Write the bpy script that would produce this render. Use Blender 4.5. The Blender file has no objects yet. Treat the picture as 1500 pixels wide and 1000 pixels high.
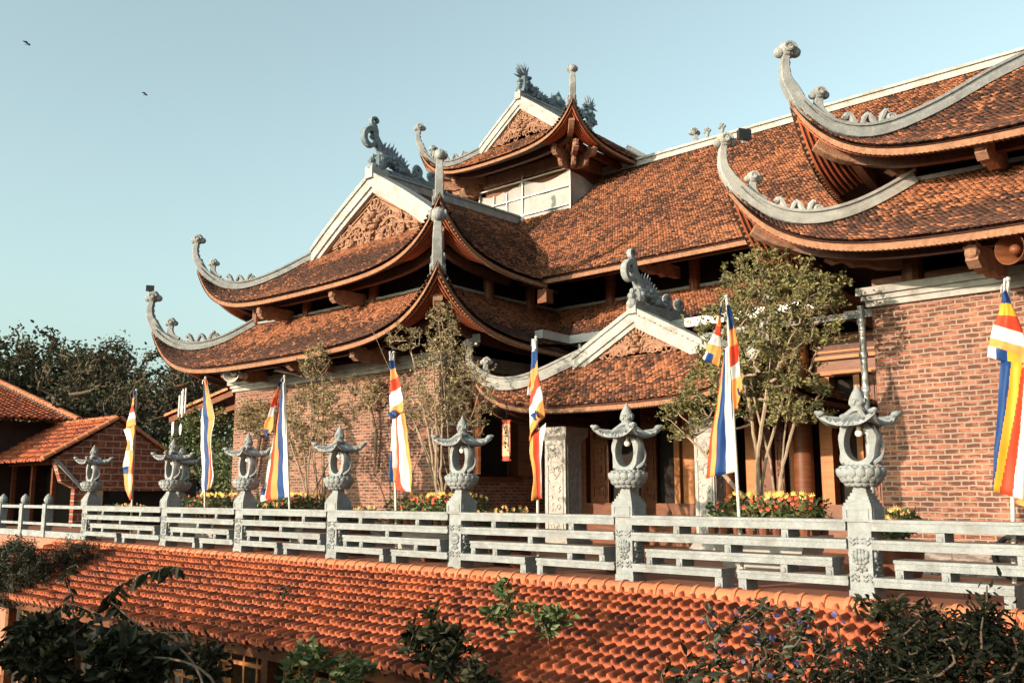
import bpy, math, random
import numpy as np
from mathutils import Vector, Matrix
random.seed(7); rng = np.random.default_rng(11)
PI = math.pi; rad = math.radians
S = bpy.context.scene
COL = S.collection

# ------------------------------------------------------------------ camera
FPX = 1390.0; CZ = 0.97; YAW = rad(42.6); PITCH = math.atan(224 / FPX)
F0 = np.array([-math.sin(YAW), math.cos(YAW), 0]); RV = np.array([math.cos(YAW), math.sin(YAW), 0]); ZV = np.array([0, 0, 1.])
FV = F0 * math.cos(PITCH) + ZV * math.sin(PITCH); UV = -F0 * math.sin(PITCH) + ZV * math.cos(PITCH)
CAMP = np.array([0, 0, CZ])
def _on(x, y, ax, v):
    d = FV + RV * (x - 750) / FPX - UV * (y - 500) / FPX
    t = (v - CAMP[ax]) / d[ax]
    return CAMP + d * t
def PX(x, y, v): return _on(x, y, 0, v)      # survey helpers: sight line meets a known wall plane
def PY(x, y, v): return _on(x, y, 1, v)
def PZ(x, y, v): return _on(x, y, 2, v)
cd = bpy.data.cameras.new('camera'); cam = bpy.data.objects.new('camera', cd); COL.objects.link(cam)
cam.location = (0, 0, CZ); cam.rotation_euler = (PI / 2 + PITCH, 0, YAW)
cd.sensor_width = 36; cd.lens = FPX / 1500 * 36; cd.clip_end = 5000; cd.clip_start = 0.05
S.camera = cam

# ------------------------------------------------------------------ light
EL = rad(11); AZ = rad(14)
sdir = Vector((-math.sin(AZ) * math.cos(EL), -math.cos(AZ) * math.cos(EL), math.sin(EL)))
sl = bpy.data.lights.new('sun', 'SUN'); sl.energy = 3.7; sl.angle = rad(0.5); sl.color = (1.0, 0.80, 0.60)
so = bpy.data.objects.new('sun', sl); COL.objects.link(so); so.rotation_euler = sdir.to_track_quat('Z', 'Y').to_euler()
so.location = (-20, -20, 20)
W = bpy.data.worlds.new('World'); S.world = W; W.use_nodes = True
nt = W.node_tree; bg = nt.nodes['Background']
sky = nt.nodes.new('ShaderNodeTexSky'); sky.sky_type = 'NISHITA'; sky.sun_disc = False
sky.sun_elevation = EL; sky.sun_rotation = math.atan2(sdir.x, sdir.y) % (2 * PI)
sky.altitude = 0; sky.air_density = 1.0; sky.dust_density = 3.2; sky.ozone_density = 1.5
hs = nt.nodes.new('ShaderNodeHueSaturation'); hs.inputs['Saturation'].default_value = 0.55
mx = nt.nodes.new('ShaderNodeMix'); mx.data_type = 'RGBA'; mx.blend_type = 'MULTIPLY'; mx.inputs[0].default_value = 1.0
mx.inputs[7].default_value = (1.0, 1.17, 1.06, 1)
nt.links.new(sky.outputs[0], hs.inputs['Color']); nt.links.new(hs.outputs[0], mx.inputs[6]); nt.links.new(mx.outputs[2], bg.inputs[0])
bg.inputs[1].default_value = 0.15
vs = S.view_settings; vs.view_transform = 'Standard'; vs.look = 'None'; vs.gamma = 1; vs.exposure = 1.12; vs.use_curve_mapping = False
S.cycles.max_bounces = 6; S.cycles.transparent_max_bounces = 8

# ------------------------------------------------------------------ materials
def mat(name, c1, c2=None, scale=4.0, rough=0.8, island=0.0, bump=0.0, bscale=None, stretch=None, stain=None, stain_amt=0.5, stain_scale=1.2, trans=0.0, spec=0.3, metal=0.0):
    m = bpy.data.materials.new(name); m.use_nodes = True
    n = m.node_tree.nodes; l = m.node_tree.links; b = n['Principled BSDF']
    b.inputs['Roughness'].default_value = rough; b.inputs['Metallic'].default_value = metal
    b.inputs['Specular IOR Level'].default_value = spec
    tc = n.new('ShaderNodeTexCoord'); mp = n.new('ShaderNodeMapping'); oi = n.new('ShaderNodeObjectInfo'); va = n.new('ShaderNodeVectorMath'); va.operation = 'MULTIPLY_ADD'; va.inputs[1].default_value = (37, 37, 37); l.new(oi.outputs['Random'], va.inputs[0]); l.new(tc.outputs['Object'], va.inputs[2]); l.new(va.outputs[0], mp.inputs[0])
    if stretch: mp.inputs['Scale'].default_value = stretch
    nz = n.new('ShaderNodeTexNoise'); nz.inputs['Scale'].default_value = scale; nz.inputs['Detail'].default_value = 6; nz.inputs['Roughness'].default_value = .65
    l.new(mp.outputs[0], nz.inputs['Vector'])
    cr = n.new('ShaderNodeValToRGB'); cr.color_ramp.elements[0].position = .3; cr.color_ramp.elements[1].position = .72
    cr.color_ramp.elements[0].color = (*c1, 1); cr.color_ramp.elements[1].color = (*(c2 or c1), 1)
    fac = nz.outputs['Fac']
    if island > 0:
        g = n.new('ShaderNodeNewGeometry'); mm = n.new('ShaderNodeMix'); mm.data_type = 'FLOAT'; mm.inputs[0].default_value = island
        l.new(nz.outputs['Fac'], mm.inputs[2]); l.new(g.outputs['Random Per Island'], mm.inputs[3]); fac = mm.outputs[0]
        cr.color_ramp.elements[0].position = .12; cr.color_ramp.elements[1].position = .9
    l.new(fac, cr.inputs[0]); colr = cr.outputs[0]
    if stain:
        n2 = n.new('ShaderNodeTexNoise'); n2.inputs['Scale'].default_value = stain_scale; n2.inputs['Detail'].default_value = 8; n2.inputs['Roughness'].default_value = .7
        l.new(va.outputs[0], n2.inputs['Vector'])
        r2 = n.new('ShaderNodeValToRGB'); r2.color_ramp.elements[0].position = .48; r2.color_ramp.elements[1].position = .7
        r2.color_ramp.elements[0].color = (0, 0, 0, 1); r2.color_ramp.elements[1].color = (stain_amt,) * 3 + (1,)
        l.new(n2.outputs['Fac'], r2.inputs[0])
        m2 = n.new('ShaderNodeMix'); m2.data_type = 'RGBA'; l.new(r2.outputs[0], m2.inputs[0]); l.new(colr, m2.inputs[6]); m2.inputs[7].default_value = (*stain, 1)
        colr = m2.outputs[2]
    l.new(colr, b.inputs['Base Color'])
    if bump > 0:
        n3 = n.new('ShaderNodeTexNoise'); n3.inputs['Scale'].default_value = bscale or scale * 4; n3.inputs['Detail'].default_value = 6
        l.new(mp.outputs[0], n3.inputs['Vector'])
        bp = n.new('ShaderNodeBump'); bp.inputs['Strength'].default_value = bump; bp.inputs['Distance'].default_value = .02
        l.new(n3.outputs['Fac'], bp.inputs['Height']); l.new(bp.outputs[0], b.inputs['Normal'])
    if trans > 0:
        t = n.new('ShaderNodeBsdfTranslucent'); l.new(colr, t.inputs[0]); ms = n.new('ShaderNodeMixShader'); ms.inputs[0].default_value = trans
        l.new(b.outputs[0], ms.inputs[1]); l.new(t.outputs[0], ms.inputs[2]); l.new(ms.outputs[0], n['Material Output'].inputs[0])
    return m

M = {}
M['tile'] = mat('old_fishscale_tile', (.115, .04, .021), (.37, .14, .066), scale=1.6, rough=.88, island=.7, stain=(.05, .025, .02), stain_amt=.6, stain_scale=2.2)
M['tile_mould'] = mat('mould_blackened_tile', (.022, .013, .012), (.105, .042, .026), scale=1.8, rough=.9, island=.75)
M['orange'] = mat('orange_clay_tile', (.24, .05, .02), (.42, .105, .042), scale=2.0, rough=.75, island=.6, stain=(.085, .035, .022), stain_amt=.7, stain_scale=1.4)
M['oldunder'] = mat('tile_bedding', (.05, .02, .015), (.12, .045, .03), scale=6)
M['stone'] = mat('pale_carved_stone', (.175, .192, .202), (.275, .29, .298), scale=9, rough=.88, bump=.5, bscale=60, stain=(.13, .115, .10), stain_amt=.6, stain_scale=3.5)
M['plaster'] = mat('white_ridge_plaster', (.25, .245, .237), (.38, .37, .355), scale=5, rough=.9, bump=.15, stain=(.15, .13, .115), stain_amt=.75, stain_scale=2.6)
M['greystone'] = mat('weathered_ridge_stone', (.17, .18, .19), (.30, .30, .295), scale=7, rough=.9, bump=.3, stain=(.12, .11, .10), stain_amt=.6, stain_scale=4)
M['bluegrey'] = mat('blue_grey_ceramic', (.075, .105, .13), (.20, .25, .285), scale=8, rough=.7, bump=.3, stain=(.08, .09, .1), stain_amt=.5, stain_scale=5)
M['pillar'] = mat('carved_grey_stone', (.24, .22, .21), (.40, .375, .35), scale=8, rough=.9, bump=.5, bscale=45)
M['wood'] = mat('red_brown_timber', (.075, .024, .011), (.19, .062, .024), scale=3, rough=.5, stretch=(1, 1, 6), bump=.12, bscale=20)
M['woodlight'] = mat('honey_timber', (.26, .095, .03), (.42, .165, .055), scale=3, rough=.55, stretch=(1, 1, 5), bump=.12, bscale=20)
M['eave'] = mat('clay_eave_edge', (.15, .068, .038), (.32, .155, .085), scale=14, rough=.8, stain=(.12, .06, .04), stain_amt=.55, stain_scale=2.5)
M['carve'] = mat('carved_pinkish_timber', (.17, .08, .05), (.33, .18, .115), scale=7, rough=.8, bump=.4, bscale=40)
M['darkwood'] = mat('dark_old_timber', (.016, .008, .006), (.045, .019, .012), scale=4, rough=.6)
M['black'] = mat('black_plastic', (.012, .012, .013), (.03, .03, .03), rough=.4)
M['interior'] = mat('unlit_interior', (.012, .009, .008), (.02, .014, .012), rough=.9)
M['eave_shade'] = mat('eave_shade_painted_timber', (.006, .004, .003), (.012, .007, .005), rough=.95, spec=.05)  # near-black colour stands for the deep shade under the eaves
M['beam'] = mat('dark_red_eave_beam', (.045, .015, .008), (.11, .036, .016), scale=3, rough=.6, stretch=(6, 6, 1))
M['floor'] = mat('terracotta_paving', (.26, .10, .06), (.38, .16, .10), scale=3, rough=.7, stain=(.15, .08, .06), stain_amt=.5)
M['ground'] = mat('garden_soil', (.05, .045, .03), (.10, .085, .055), scale=.6, rough=.95, bump=.4)
M['metal'] = mat('dull_grey_metal', (.32, .32, .32), (.5, .5, .49), scale=6, rough=.45, metal=.5, stain=(.15, .12, .1), stain_amt=.5, stain_scale=3)
M['pole'] = mat('pale_pole', (.38, .36, .33), (.5, .47, .43), scale=6, rough=.5)
M['sheet'] = mat('white_plastic_sheet', (.20, .197, .193), (.28, .275, .27), scale=1.6, rough=.5, stain=(.5, .42, .36), stain_amt=.5, stain_scale=1.2)
M['whiteb'] = mat('white_paint', (.5, .5, .49), (.6, .6, .59), rough=.5)
M['bulb'] = mat('frosted_bulb', (.78, .70, .60), (.85, .78, .68), rough=.25)
M['bark'] = mat('pale_bark', (.17, .12, .085), (.34, .255, .18), scale=10, rough=.9, bump=.3)
M['barkdark'] = mat('dark_bark', (.05, .035, .025), (.12, .085, .06), scale=8, rough=.9, bump=.3)
M['leafA'] = mat('olive_leaf', (.05, .055, .02), (.29, .25, .10), scale=2, rough=.55, island=.8, trans=.3)
M['leafB'] = mat('dry_green_leaf', (.07, .058, .026), (.40, .31, .16), scale=2, rough=.55, island=.8, trans=.3)
M['leafdark'] = mat('dark_leaf', (.010, .014, .007), (.038, .042, .019), scale=2, rough=.45, island=.75, trans=.2)
M['vine'] = mat('near_black_vine', (.004, .006, .004), (.015, .018, .009), scale=2, rough=.8, spec=.1, island=.75, trans=.15)
M['orange_top'] = mat('weathered_clay_tile_top', (.10, .024, .012), (.38, .09, .033), scale=2.0, rough=.85, island=.75, stain=(.05, .028, .022), stain_amt=.75, stain_scale=1.3)
M['dust'] = mat('dusty_stone_top', (.15, .125, .108), (.23, .20, .18), scale=7, rough=.95)
M['ridgeclay'] = mat('sun_bleached_ridge_clay', (.36, .115, .05), (.48, .18, .09), scale=3, rough=.8, island=.5, stain=(.14, .06, .04), stain_amt=.5, stain_scale=3)
M['leafbig'] = mat('broad_dark_leaf', (.008, .011, .006), (.036, .035, .014), scale=2, rough=.55, island=.75, trans=.2, spec=.2)
M['leafgreen'] = mat('shrub_leaf', (.035, .06, .02), (.13, .16, .06), scale=2, rough=.45, island=.75, trans=.25)
M['leaftree'] = mat('far_tree_leaf', (.022, .026, .015), (.085, .08, .036), scale=.3, rough=.7, island=.6, trans=.25)
M['leafdry'] = mat('brown_dry_leaf', (.12, .06, .025), (.28, .15, .06), rough=.7, island=.6)
M['fred'] = mat('red_petal', (.40, .04, .02), (.55, .09, .035), rough=.5, island=.6)
M['fyel'] = mat('yellow_petal', (.50, .29, .05), (.62, .42, .10), rough=.5, island=.6)
M['fblue'] = mat('violet_petal', (.03, .03, .10), (.08, .07, .18), rough=.5, island=.6)
M['forange'] = mat('amber_petal', (.48, .24, .07), (.6, .36, .14), rough=.5, island=.6)
M['pot'] = mat('brown_glazed_pot', (.10, .035, .02), (.20, .08, .045), rough=.4)
M['potgrey'] = mat('concrete_pot', (.30, .28, .26), (.44, .42, .39), rough=.9, bump=.3)
for k, c in dict(blue=(.009, .05, .19), yellow=(.72, .36, .03), red=(.58, .055, .02), white=(.62, .63, .64), orange=(.74, .30, .085)).items():
    M['f_' + k] = mat('flag_' + k, tuple(v * .92 for v in c), c, scale=3, rough=.6, trans=.28, bump=.08, bscale=200)
FLAGM = ['blue', 'yellow', 'red', 'white', 'orange']

def brick_mat(name, c1, c2, mortar, dark, bw=.168, rh=.064, ms=.0115, axis='XZ', warp=.5):
    m = bpy.data.materials.new(name); m.use_nodes = True
    n = m.node_tree.nodes; l = m.node_tree.links; b = n['Principled BSDF']; b.inputs['Roughness'].default_value = .9; b.inputs['Specular IOR Level'].default_value = .2
    tc = n.new('ShaderNodeTexCoord'); sx = n.new('ShaderNodeSeparateXYZ'); cx = n.new('ShaderNodeCombineXYZ')
    l.new(tc.outputs['Object'], sx.inputs[0]); l.new(sx.outputs[axis[0]], cx.inputs[0]); l.new(sx.outputs['Z'], cx.inputs[1])
    wn = n.new('ShaderNodeTexNoise'); wn.inputs['Scale'].default_value = 9; wn.inputs['Detail'].default_value = 3; l.new(tc.outputs['Object'], wn.inputs['Vector'])
    sc = n.new('ShaderNodeVectorMath'); sc.operation = 'SCALE'; sc.inputs['Scale'].default_value = .028 * warp
    l.new(wn.outputs['Color'], sc.inputs[0]); ad = n.new('ShaderNodeVectorMath'); l.new(cx.outputs[0], ad.inputs[0]); l.new(sc.outputs[0], ad.inputs[1])
    br = n.new('ShaderNodeTexBrick'); l.new(ad.outputs[0], br.inputs['Vector'])
    br.inputs['Scale'].default_value = 1; br.inputs['Brick Width'].default_value = bw; br.inputs['Row Height'].default_value = rh
    br.inputs['Mortar Size'].default_value = ms; br.inputs['Mortar Smooth'].default_value = .35; br.inputs['Bias'].default_value = 0
    br.inputs['Color1'].default_value = (*c1, 1); br.inputs['Color2'].default_value = (*c2, 1); br.inputs['Mortar'].default_value = (*mortar, 1)
    # scorched streaks on single bricks
    mp = n.new('ShaderNodeMapping'); mp.inputs['Scale'].default_value = (4.2, 15, 1); mp.inputs['Rotation'].default_value = (0, 0, .12); l.new(ad.outputs[0], mp.inputs[0])
    nz = n.new('ShaderNodeTexNoise'); nz.inputs['Scale'].default_value = 1; nz.inputs['Detail'].default_value = 4; nz.inputs['Roughness'].default_value = .6; l.new(mp.outputs[0], nz.inputs['Vector'])
    cr = n.new('ShaderNodeValToRGB'); cr.color_ramp.elements[0].position = .43; cr.color_ramp.elements[1].position = .53
    l.new(nz.outputs['Fac'], cr.inputs[0])
    inv = n.new('ShaderNodeMath'); inv.operation = 'SUBTRACT'; inv.inputs[0].default_value = 1; l.new(br.outputs['Fac'], inv.inputs[1])
    ml = n.new('ShaderNodeMath'); ml.operation = 'MULTIPLY'; l.new(cr.outputs[0], ml.inputs[0]); l.new(inv.outputs[0], ml.inputs[1])
    ml2 = n.new('ShaderNodeMath'); ml2.operation = 'MULTIPLY'; l.new(ml.outputs[0], ml2.inputs[0]); ml2.inputs[1].default_value = .8
    m1 = n.new('ShaderNodeMix'); m1.data_type = 'RGBA'; l.new(ml2.outputs[0], m1.inputs[0]); l.new(br.outputs['Color'], m1.inputs[6]); m1.inputs[7].default_value = (*dark, 1)
    n4 = n.new('ShaderNodeTexNoise'); n4.inputs['Scale'].default_value = 1.3; n4.inputs['Detail'].default_value = 7; l.new(tc.outputs['Object'], n4.inputs['Vector'])
    r4 = n.new('ShaderNodeValToRGB'); r4.color_ramp.elements[0].position = .3; r4.color_ramp.elements[1].position = .7; r4.color_ramp.elements[0].color = (.72, .72, .72, 1); r4.color_ramp.elements[1].color = (1.08, 1.06, 1.04, 1)
    l.new(n4.outputs['Fac'], r4.inputs[0])
    m3 = n.new('ShaderNodeMix'); m3.data_type = 'RGBA'; m3.blend_type = 'MULTIPLY'; m3.inputs[0].default_value = 1; l.new(m1.outputs[2], m3.inputs[6]); l.new(r4.outputs[0], m3.inputs[7])
    l.new(m3.outputs[2], b.inputs['Base Color'])
    n5 = n.new('ShaderNodeTexNoise'); n5.inputs['Scale'].default_value = 45; n5.inputs['Detail'].default_value = 5; l.new(tc.outputs['Object'], n5.inputs['Vector'])
    ma = n.new('ShaderNodeMath'); ma.operation = 'MULTIPLY_ADD'; l.new(n5.outputs['Fac'], ma.inputs[0]); ma.inputs[1].default_value = .5; l.new(inv.outputs[0], ma.inputs[2])
    bp = n.new('ShaderNodeBump'); bp.inputs['Strength'].default_value = .7; bp.inputs['Distance'].default_value = .02; l.new(ma.outputs[0], bp.inputs['Height']); l.new(bp.outputs[0], b.inputs['Normal'])
    return m
M['brick'] = brick_mat('handmade_brick', (.37, .145, .092), (.26, .098, .064), (.27, .205, .165), (.055, .028, .024), warp=.95)
M['brickY'] = brick_mat('handmade_brick_side', (.37, .145, .092), (.26, .098, .064), (.27, .205, .165), (.055, .028, .024), warp=.95, axis='YZ')
M['brick2Y'] = brick_mat('plain_red_brick', (.40, .12, .06), (.30, .085, .05), (.36, .27, .22), (.10, .04, .03), bw=.46, rh=.20, ms=.02, axis='YZ', warp=.6)
M['plinth'] = brick_mat('rubble_plinth', (.30, .26, .24), (.22, .18, .16), (.14, .11, .10), (.10, .08, .075), bw=.5, rh=.2, ms=.012, warp=2)

# ------------------------------------------------------------------ mesh builder
class MB:
    def __init__(s): s.v = []; s.f = []; s.mi = []
    def add(s, vs, fs, mi=0):
        o = len(s.v); s.v.extend([tuple(map(float, p)) for p in vs]); s.f.extend([tuple(i + o for i in f) for f in fs]); s.mi.extend([mi] * len(fs)); return s
    def hexa(s, p, mi=0):  # 8 pts: bottom ring 0-3, top ring 4-7
        return s.add(p, [(3, 2, 1, 0), (4, 5, 6, 7), (0, 1, 5, 4), (1, 2, 6, 5), (2, 3, 7, 6), (3, 0, 4, 7)], mi)
    def box(s, x0, x1, y0, y1, z0, z1, mi=0):
        return s.hexa([(x0, y0, z0), (x1, y0, z0), (x1, y1, z0), (x0, y1, z0), (x0, y0, z1), (x1, y0, z1), (x1, y1, z1), (x0, y1, z1)], mi)
    def frust(s, cx, cy, z0, z1, a0, a1, b0=None, b1=None, mi=0):
        b0 = a0 if b0 is None else b0; b1 = a1 if b1 is None else b1
        return s.hexa([(cx - a0, cy - b0, z0), (cx + a0, cy - b0, z0), (cx + a0, cy + b0, z0), (cx - a0, cy + b0, z0), (cx - a1, cy - b1, z1), (cx + a1, cy - b1, z1), (cx + a1, cy + b1, z1), (cx - a1, cy + b1, z1)], mi)
    def bar(s, a, b, w, h, mi=0, up=(0, 0, 1)):
        a = Vector(a); b = Vector(b); d = (b - a).normalized(); u = Vector(up); r = d.cross(u)
        if r.length < 1e-4: r = d.cross(Vector((1, 0, 0)))
        r.normalize(); u = r.cross(d).normalized(); r *= w / 2; u *= h / 2
        return s.hexa([a - r - u, a + r - u, b + r - u, b - r - u, a - r + u, a + r + u, b + r + u, b - r + u], mi)
    def tube(s, pts, r, n=8, mi=0, cap=True, flat=None):
        pts = [Vector(p) for p in pts]; k = len(pts); rr = r if hasattr(r, '__len__') else [r] * k
        vs = []; ref = None
        for i, p in enumerate(pts):
            d = (pts[min(i + 1, k - 1)] - pts[max(i - 1, 0)])
            if d.length < 1e-9: d = Vector((0, 0, 1))
            d.normalize()
            if ref is None: ref = d.orthogonal().normalized() if flat is None else Vector(flat)
            x = (ref - d * ref.dot(d))
            if x.length < 1e-5: x = d.orthogonal()
            x.normalize(); ref = x; y = d.cross(x)
            for j in range(n):
                a = 2 * PI * j / n; vs.append(p + (x * math.cos(a) + y * math.sin(a)) * rr[i])
        fs = [(i * n + j, i * n + (j + 1) % n, (i + 1) * n + (j + 1) % n, (i + 1) * n + j) for i in range(k - 1) for j in range(n)]
        if cap: fs += [tuple(range(n - 1, -1, -1)), tuple((k - 1) * n + j for j in range(n))]
        return s.add(vs, fs, mi)
    def sweep(s, pts, side, half, thick, mi=0):
        """box-section sweep in a vertical plane: pts centreline, side = horizontal unit normal, half heights and half thicknesses per point"""
        pts = [Vector(p) for p in pts]; side = Vector(side); k = len(pts); vs = []
        for i, p in enumerate(pts):
            d = (pts[min(i + 1, k - 1)] - pts[max(i - 1, 0)]).normalized(); u = side.cross(d).normalized()
            h = half[i]; t = thick[i]; c = .82
            for a, b in ((-1, -c), (-c, -1), (c, -1), (1, -c), (1, c), (c, 1), (-c, 1), (-1, c)): vs.append(p + side * (a * t) + u * (b * h))
        n = 8
        fs = [(i * n + j, i * n + (j + 1) % n, (i + 1) * n + (j + 1) % n, (i + 1) * n + j) for i in range(k - 1) for j in range(n)]
        fs += [tuple(range(n - 1, -1, -1)), tuple((k - 1) * n + j for j in range(n))]
        return s.add(vs, fs, mi)
    def ball(s, c, r, nu=10, nv=7, mi=0, rot=None):
        r = r if hasattr(r, '__len__') else (r, r, r); vs = []; c = Vector(c)
        for i in range(1, nv):
            t = PI * i / nv
            for j in range(nu):
                a = 2 * PI * j / nu; p = Vector((r[0] * math.sin(t) * math.cos(a), r[1] * math.sin(t) * math.sin(a), r[2] * math.cos(t)))
                vs.append(c + (rot @ p if rot else p))
        tp = Vector((0, 0, r[2])); vs += [c + (rot @ tp if rot else tp), c - (rot @ tp if rot else tp)]
        o = (nv - 1) * nu
        fs = [(i * nu + j, (i + 1) * nu + j, (i + 1) * nu + (j + 1) % nu, i * nu + (j + 1) % nu) for i in range(nv - 2) for j in range(nu)]
        fs += [(o, j, (j + 1) % nu) for j in range(nu)] + [(o + 1, (nv - 2) * nu + (j + 1) % nu, (nv - 2) * nu + j) for j in range(nu)]
        return s.add(vs, fs, mi)
    def lathe(s, prof, c, n=20, mi=0, sq=None):
        vs = [(c[0] + r * math.cos(2 * PI * j / n), c[1] + r * math.sin(2 * PI * j / n), c[2] + z) for r, z in prof for j in range(n)]; k = len(prof)
        fs = [(i * n + j, i * n + (j + 1) % n, (i + 1) * n + (j + 1) % n, (i + 1) * n + j) for i in range(k - 1) for j in range(n)]
        fs += [tuple(range(n - 1, -1, -1)), tuple((k - 1) * n + j for j in range(n))]
        return s.add(vs, fs, mi)
    def prism(s, poly, o, ex, ey, ez, mi=0):
        """polygon (2-D) extruded: o + ex*u + ey*v, thickness vector ez"""
        o = Vector(o); ex = Vector(ex); ey = Vector(ey); ez = Vector(ez); n = len(poly)
        a = [o + ex * u + ey * v for u, v in poly]; b = [p + ez for p in a]
        return s.add(a + b, [tuple(range(n - 1, -1, -1)), tuple(range(n, 2 * n))] + [(i, (i + 1) % n, n + (i + 1) % n, n + i) for i in range(n)], mi)
    def grid(s, P, mi=0, flip=False):
        nu = len(P); nv = len(P[0]); vs = [p for row in P for p in row]
        fs = [((i * nv + j), (i * nv + j + 1), ((i + 1) * nv + j + 1), ((i + 1) * nv + j)) for i in range(nu - 1) for j in range(nv - 1)]
        if flip: fs = [f[::-1] for f in fs]
        if callable(mi):
            o = len(s.v); s.v.extend([tuple(map(float, p)) for p in vs])
            for i in range(nu - 1):
                for j in range(nv - 1):
                    f = fs[i * (nv - 1) + j]; s.f.append(tuple(q + o for q in f)); s.mi.append(mi(i, j))
            return s
        return s.add(vs, fs, mi)
    def build(s, name, mats, parent=None, smooth=False, loc=None):
        me = bpy.data.meshes.new(name); me.from_pydata(s.v, [], s.f); mats = mats if isinstance(mats, (list, tuple)) else [mats]
        for m in mats: me.materials.append(m)
        if len(mats) > 1: me.polygons.foreach_set('material_index', s.mi)
        if smooth: me.polygons.foreach_set('use_smooth', [True] * len(me.polygons))
        me.validate(); me.update()
        if smooth: me.set_sharp_from_angle(angle=rad(38))
        o = bpy.data.objects.new(name, me); COL.objects.link(o)
        if parent: o.parent = parent
        if loc: o.location = loc
        return o

def mesh_np(name, V, nper, faces, m, parent=None, smooth=False, mats=None, mi=None, fmi=None):
    """V: N x nper x 3 vertices of N copies of one small shape with index faces"""
    N = len(V); me = bpy.data.meshes.new(name)
    V = np.ascontiguousarray(V.reshape(-1, 3), dtype=np.float32)
    lens = [len(f) for f in faces]; flat = np.array([i for f in faces for i in f], dtype=np.int32)
    idx = (flat[None, :] + (np.arange(N) * nper)[:, None]).ravel().astype(np.int32)
    tot = np.tile(np.array(lens, dtype=np.int32), N); st = np.concatenate([[0], np.cumsum(tot)[:-1]]).astype(np.int32)
    me.vertices.add(len(V)); me.vertices.foreach_set('co', V.ravel())
    me.loops.add(len(idx)); me.loops.foreach_set('vertex_index', idx)
    me.polygons.add(len(tot)); me.polygons.foreach_set('loop_start', st); me.polygons.foreach_set('loop_total', tot)
    for q in (mats or [m]): me.materials.append(q)
    if mi is not None: me.polygons.foreach_set('material_index', np.repeat(np.asarray(mi, dtype=np.int32), len(faces)) if fmi is None else np.tile(np.asarray(fmi, dtype=np.int32), N))
    if smooth: me.polygons.foreach_set('use_smooth', np.ones(len(tot), dtype=bool))
    me.update(calc_edges=True); me.validate()
    o = bpy.data.objects.new(name, me); COL.objects.link(o)
    if parent: o.parent = parent
    return o

def tag(o, label=None, cat=None, group=None, kind=None):
    for k, v in (('label', label), ('category', cat), ('group', group), ('kind', kind)):
        if v: o[k] = v
    return o
def empty(name, loc=(0, 0, 0), label=None, cat=None, group=None, rz=0):
    o = bpy.data.objects.new(name, None); COL.objects.link(o); o.location = loc; o.rotation_euler = (0, 0, rz); o.empty_display_size = .2
    return tag(o, label, cat, group)
KIDS = {}
def copy_tree(o, parent=None):
    c = o.copy(); COL.objects.link(c)
    if parent: c.parent = parent
    for ch in [x for x in COL.objects if x.parent == o]: copy_tree(ch, c)
    return c
def spline(P, n):
    P = [np.array(p, float) for p in P]; Q = [2 * P[0] - P[1]] + P + [2 * P[-1] - P[-2]]; out = []
    for i in range(len(P) - 1):
        a, b, c, d = Q[i:i + 4]
        for k in range(n):
            t = k / n; out.append(.5 * ((2 * b) + (c - a) * t + (2 * a - 5 * b + 4 * c - d) * t * t + (3 * b - a - 3 * c + d) * t ** 3))
    return out + [P[-1]]
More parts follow.
